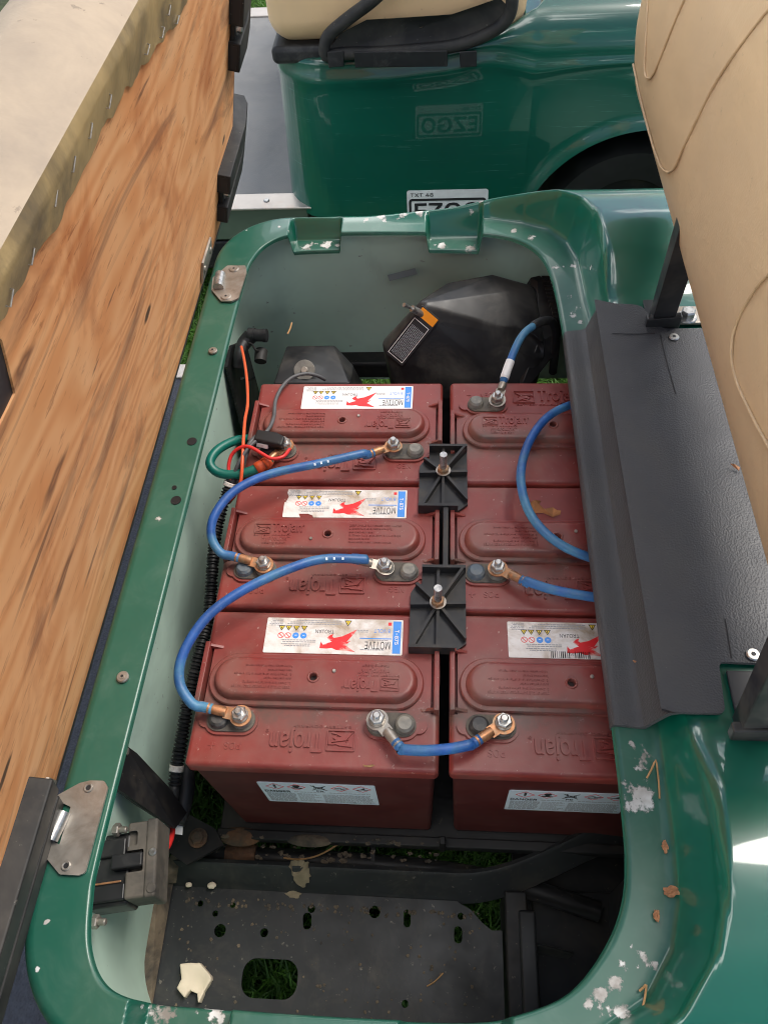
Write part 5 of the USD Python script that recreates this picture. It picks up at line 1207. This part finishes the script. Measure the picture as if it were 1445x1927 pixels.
put(t, 'copper_strip', orient(rbox(-.05, -.002, -.0195, -.0175, .008, .0098, .0005)), 'copper')
c = sight(281, 1601, z=.52); put(t, 'screw', cyl(orient(((np.array([[.030, .004, .0135]])), np.zeros((1, 3), int)))[0][0], .004, .0025, 14, cham=.001), 'zinc')
for px, py in ((213, 1562), (172, 1735)):
    c = sight(px, py, x=-.345); put(t, 'fixing_bolt', cat(cyl(c, .0035, .016, 12, ax=(1, 0, .15), cham=.001), hexnut(c + [.002, 0, 0], .0068, .006, ax=(1, 0, .15))), 'dull_steel')

# ------------------------------------------------------------------ debris
def leaf_sheet(name, label, pts, mat, cat_, curl=.004, th=.0005):
    P = np.array([sight(px, py, z=z) for px, py, z in pts]); t = thing(name, label, cat_, P.mean(0))
    c = P.mean(0); nrm2 = np.array([0, 0, 1])
    pl = Polygon(P[:, :2]); v, f = arr(prism(pl.buffer(0), 0, th))
    zz = np.array([np.sum(P[:, 2] / (1e-6 + np.linalg.norm(P[:, :2] - q[:2], axis=1) ** 2)) / np.sum(1 / (1e-6 + np.linalg.norm(P[:, :2] - q[:2], axis=1) ** 2)) for q in v])
    put(t, 'blade', (np.c_[v[:, :2], v[:, 2] + zz], f), mat, smooth=False); return t
leaf_sheet('dead_leaf', 'curled brown dead leaf lying on the middle right battery', [(998, 945, .574), (1006, 940, .578), (1018, 943, .572), (1012, 952, .568), (1025, 958, .566), (1040, 955, .570), (1048, 960, .572), (1056, 959, .576), (1054, 970, .566), (1040, 974, .562), (1022, 966, .562), (1006, 966, .562), (999, 958, .566)], 'dead_leaf', 'leaf')
leaf_sheet('dead_leaf', 'small reddish dry leaf on the black access cover near the seat back', [(1374, 873, .690), (1382, 872, .694), (1392, 880, .690), (1390, 886, .689), (1380, 880, .689)], 'bark_bit', 'leaf')
leaf_sheet('dead_leaf', 'tiny dry leaf tip on the lower lip of the black cover', [(1190, 1243, .638), (1197, 1244, .641), (1203, 1254, .637), (1197, 1252, .637)], 'bark_bit', 'leaf')
leaf_sheet('seed_husk', 'pale curled husk on the lid of the nearest left battery', [(676, 1433, .5605), (681, 1439, .562), (690, 1441, .564), (700, 1439, .565), (706, 1441, .562), (697, 1445, .561), (686, 1444, .561)], 'needle', 'husk')
def needle(label, pts, z, r=.0009):
    P = [sight(px, py, z=z + o) for px, py, o in pts]; t = thing('pine_needle', label, 'pine needle', P[0]); put(t, 'needle', tube(np.array(P), r, 6), 'needle')
needle('bent pine needle on the green rim beside the worn paint patch', [(1217, 1465, 0), (1226, 1448, .002), (1234, 1431, .003), (1237, 1450, .002), (1240, 1478, .001), (1241, 1503, 0)], .633)
needle('bent pine needle on the green rim at the near right corner', [(1203, 1866, 0), (1212, 1858, .002), (1216, 1854, .003), (1213, 1880, .001), (1205, 1915, 0), (1200, 1935, 0)], .633)
needle('dry grass stem lying across the axle below the nearest battery', [(534, 1615, 0), (565, 1618, .002), (600, 1610, .004), (636, 1590, .004)], .276, .0012)
needle('dry grass stem lying on the black floor tray', [(803, 1857, 0), (818, 1848, .001), (834, 1832, 0)], .2735, .0008)
needle('short brown needle stuck to the far inner wall', [(541, 628, 0), (546, 618, 0), (549, 607, 0)], .50, .0014)
for lab, px, py, sx in (('brown bark chip on the green rim above the other chips', 1251, 1593, (.0022, .0045, .0018)), ('cluster of brown bark crumbs on the green rim', 1264, 1678, (.0055, .0035, .002)), ('dark brown bark chip on the rim below the crumbs', 1236, 1724, (.0024, .004, .002))):
    c = sight(px, py, z=.633); t = thing('bark_chip', lab, 'bark chip', c)
    m = trimesh.creation.icosphere(2, 1.0); v = m.vertices * (1 + 1.5 * (meshkit.noise(m.vertices * 2.9 + px, 3) - .5)[:, None]); put(t, 'chip', (v * sx + c, m.faces), 'bark_bit', smooth=False)
for k, (lab, px, py, sx) in enumerate((('white pebble on the edge of the black floor tray', 399, 1667, (.0055, .004, .003)), ('tan crumb on the sloping front of the tray', 517, 1657, (.005, .0035, .002)), ('small tan pebble at the far left corner of the tray', 355, 1666, (.004, .003, .0025)))):
    c = sight(px, py, z=.283); t = thing('pebble', lab, 'pebble', c); m = trimesh.creation.icosphere(2, 1.0); put(t, 'stone', (m.vertices * (1 + .5 * (meshkit.noise(m.vertices * 2 + k, 5) - .5)[:, None]) * sx + c, m.faces), 'bone', smooth=True)
r_ = np.random.default_rng(21); bits = []
for k in range(150):
    x, y = r_.uniform(-.33, .06), -.245 + .165 * r_.uniform() ** .6
    if not tray.buffer(-.004).contains(Point(x, y)): continue
    a = r_.uniform(.0006, .0021); m = trimesh.creation.icosphere(1, a); bits.append((m.vertices * r_.uniform(.6, 1.3, (len(m.vertices), 1)) * [1, 1, .6] + [x, y, .2722], m.faces))
for k in range(70):
    x, y = r_.uniform(-.33, .05), r_.uniform(-.090, -.082)
    a = r_.uniform(.0008, .0028); m = trimesh.creation.icosphere(1, a); bits.append((m.vertices * r_.uniform(.6, 1.3, (len(m.vertices), 1)) * [1, 1, .6] + [x, y, .2725], m.faces))
for k in range(55):
    x, y = r_.uniform(-.29, .0), r_.uniform(-.034, -.010)
    a = r_.uniform(.0008, .0032); m = trimesh.creation.icosphere(1, a); bits.append((m.vertices * r_.uniform(.5, 1.4, (len(m.vertices), 1)) * [1.6, 1, .5] + [x, y, (.310 if y > -.016 else .2765) + r_.uniform(-.002, .001)], m.faces))
gr_ = put(None, 'grit', cat(*bits), 'mud', smooth=False); tag(stage.GetPrimAtPath(gr_.path), 'brown grit and crumbs scattered over the black floor tray and the axle tube', 'grit', kind='stuff')
for k, pts_ in enumerate((((545, 1628), (560, 1622), (582, 1626), (584, 1650), (574, 1668), (556, 1664), (548, 1645)), ((536, 1682), (552, 1676), (568, 1682), (560, 1692), (545, 1690)))):
    P = np.array([sight(px, py, z=(.294, .2725)[k]) for px, py in pts_]); c = P.mean(0)
    ang = np.linspace(0, 2 * np.pi, 40, endpoint=False); pl = Polygon(P[:, :2]); ring_ = np.array([pl.exterior.interpolate(q, normalized=True).coords[0] for q in np.linspace(0, 1, 40, endpoint=False)])
    ring_ = c[:2] + (ring_ - c[:2]) * r_.uniform(.84, 1.10, (40, 1))
    v, f = arr(prism(Polygon(ring_).buffer(0), 0, .0012))
    zz = np.interp(v[:, 1], [y_a, y_a + .004, y_b - .004, y_b], [.2742, .2824, .3008, .3028]) if k == 0 else .2722
    put(cart, 'mud_flake', (np.c_[v[:, :2], v[:, 2] + zz], f), 'mud_pale', smooth=False)
# pale broken shell-like lump on the tray
c = [sight(px, py, z=.272) for px, py in ((344, 1817), (362, 1815), (381, 1815), (400, 1838), (402, 1846), (388, 1868), (379, 1893), (375, 1872), (362, 1866), (352, 1880), (338, 1862), (347, 1845))]
t = thing('broken_fragment', 'pale cream broken fragment lying on the black floor tray', 'fragment', np.mean(c, 0))
pl = Polygon([(q[0], q[1]) for q in c])
fr_ = m3.Manifold.extrude(m3.CrossSection([np.asarray(pl.buffer(-.001).buffer(.001).exterior.coords)[:-1]], m3.FillRule.NonZero), .012).refine_to_length(.003)
v, f = arr(fr_); tm = trimesh.Trimesh(v, f); trimesh.smoothing.filter_taubin(tm, iterations=12)
v = np.array(tm.vertices); v[:, 2] = .2722 + v[:, 2] * (.5 + 1.1 * np.clip(meshkit.noise(np.c_[v[:, :2] * 45, np.zeros(len(v))], 4), 0, 1))
put(t, 'fragment', (v, tm.faces), 'bone', smooth=True)

# ------------------------------------------------------------------ the second cart, parked beside
DY = 1.638
far = thing('golf_cart', 'green golf cart parked behind with a tan seat and black hip restraint', 'golf cart', (0, YC + DY, 0))
cart_shell(far, DY, 'green_paint_scuffed')
for s in (-1, 1): wheel(far, DY, s); sill(far, DY, s)
decal(far, DY, .312, -1)
put(far, 'floor_mat', pbox(-1.25, -.352, YC + DY - .497, YC + DY + .497, .290, .3002), 'floor_mat', smooth=False)
put(far, 'deck', pbox(-.30, .55, YC + DY - .49, YC + DY + .49, .600, .625), 'black_plastic', smooth=False)
cu = rbox(-.362, .15, 1.405, 2.50, .645, .79, .05)
put(far, 'seat_cushion', cu, 'vinyl', smooth=60)
put(far, 'seat_base', rbox(-.358, .14, 1.40, 2.50, .616, .650, .012), 'black_rubber')
# hip restraint: dished panel with a rounded rim
ya = 1.378
ar = lambda px, py, y=ya: sight(px, py, y=y)
loop = [(742, -40), (700, 0), (655, 34), (622, 62), (612, 80), (614, 104), (640, 100), (720, 98), (800, 92), (860, 84), (910, 66), (948, 42), (962, 15), (964, -30)]
rim_ = put(far, 'armrest', tube(np.array([ar(*q) for q in loop]), .0120, 14), 'tab_plastic', smooth=True, label='black plastic hip restraint')
pn = [(640, 62), (690, 36), (760, 32), (850, 26), (940, -5), (955, 10), (945, 38), (905, 62), (858, 82), (800, 90), (720, 96), (640, 98), (618, 96)]
q = np.array([ar(px, py) for px, py in pn])
dish = [np.array([a + (q.mean(0) - a) * t + np.array([0, .014 * math.sin(t * 1.57), 0]) for a in q]) for t in (0, .15, .4, .7, .98)]
put(rim_, 'dish', grid(np.array(dish)), 'tab_plastic', smooth=True)
put(rim_, 'mount', cat(*[hullp([ar(px, py, y) for px, py in ((a, 98), (b, 96), (a + 2, 124), (b, 122)) for y in (ya - .012, ya + .02)], .002) for a, b in ((618, 645), (668, 840), (866, 895))]), 'black_rubber')
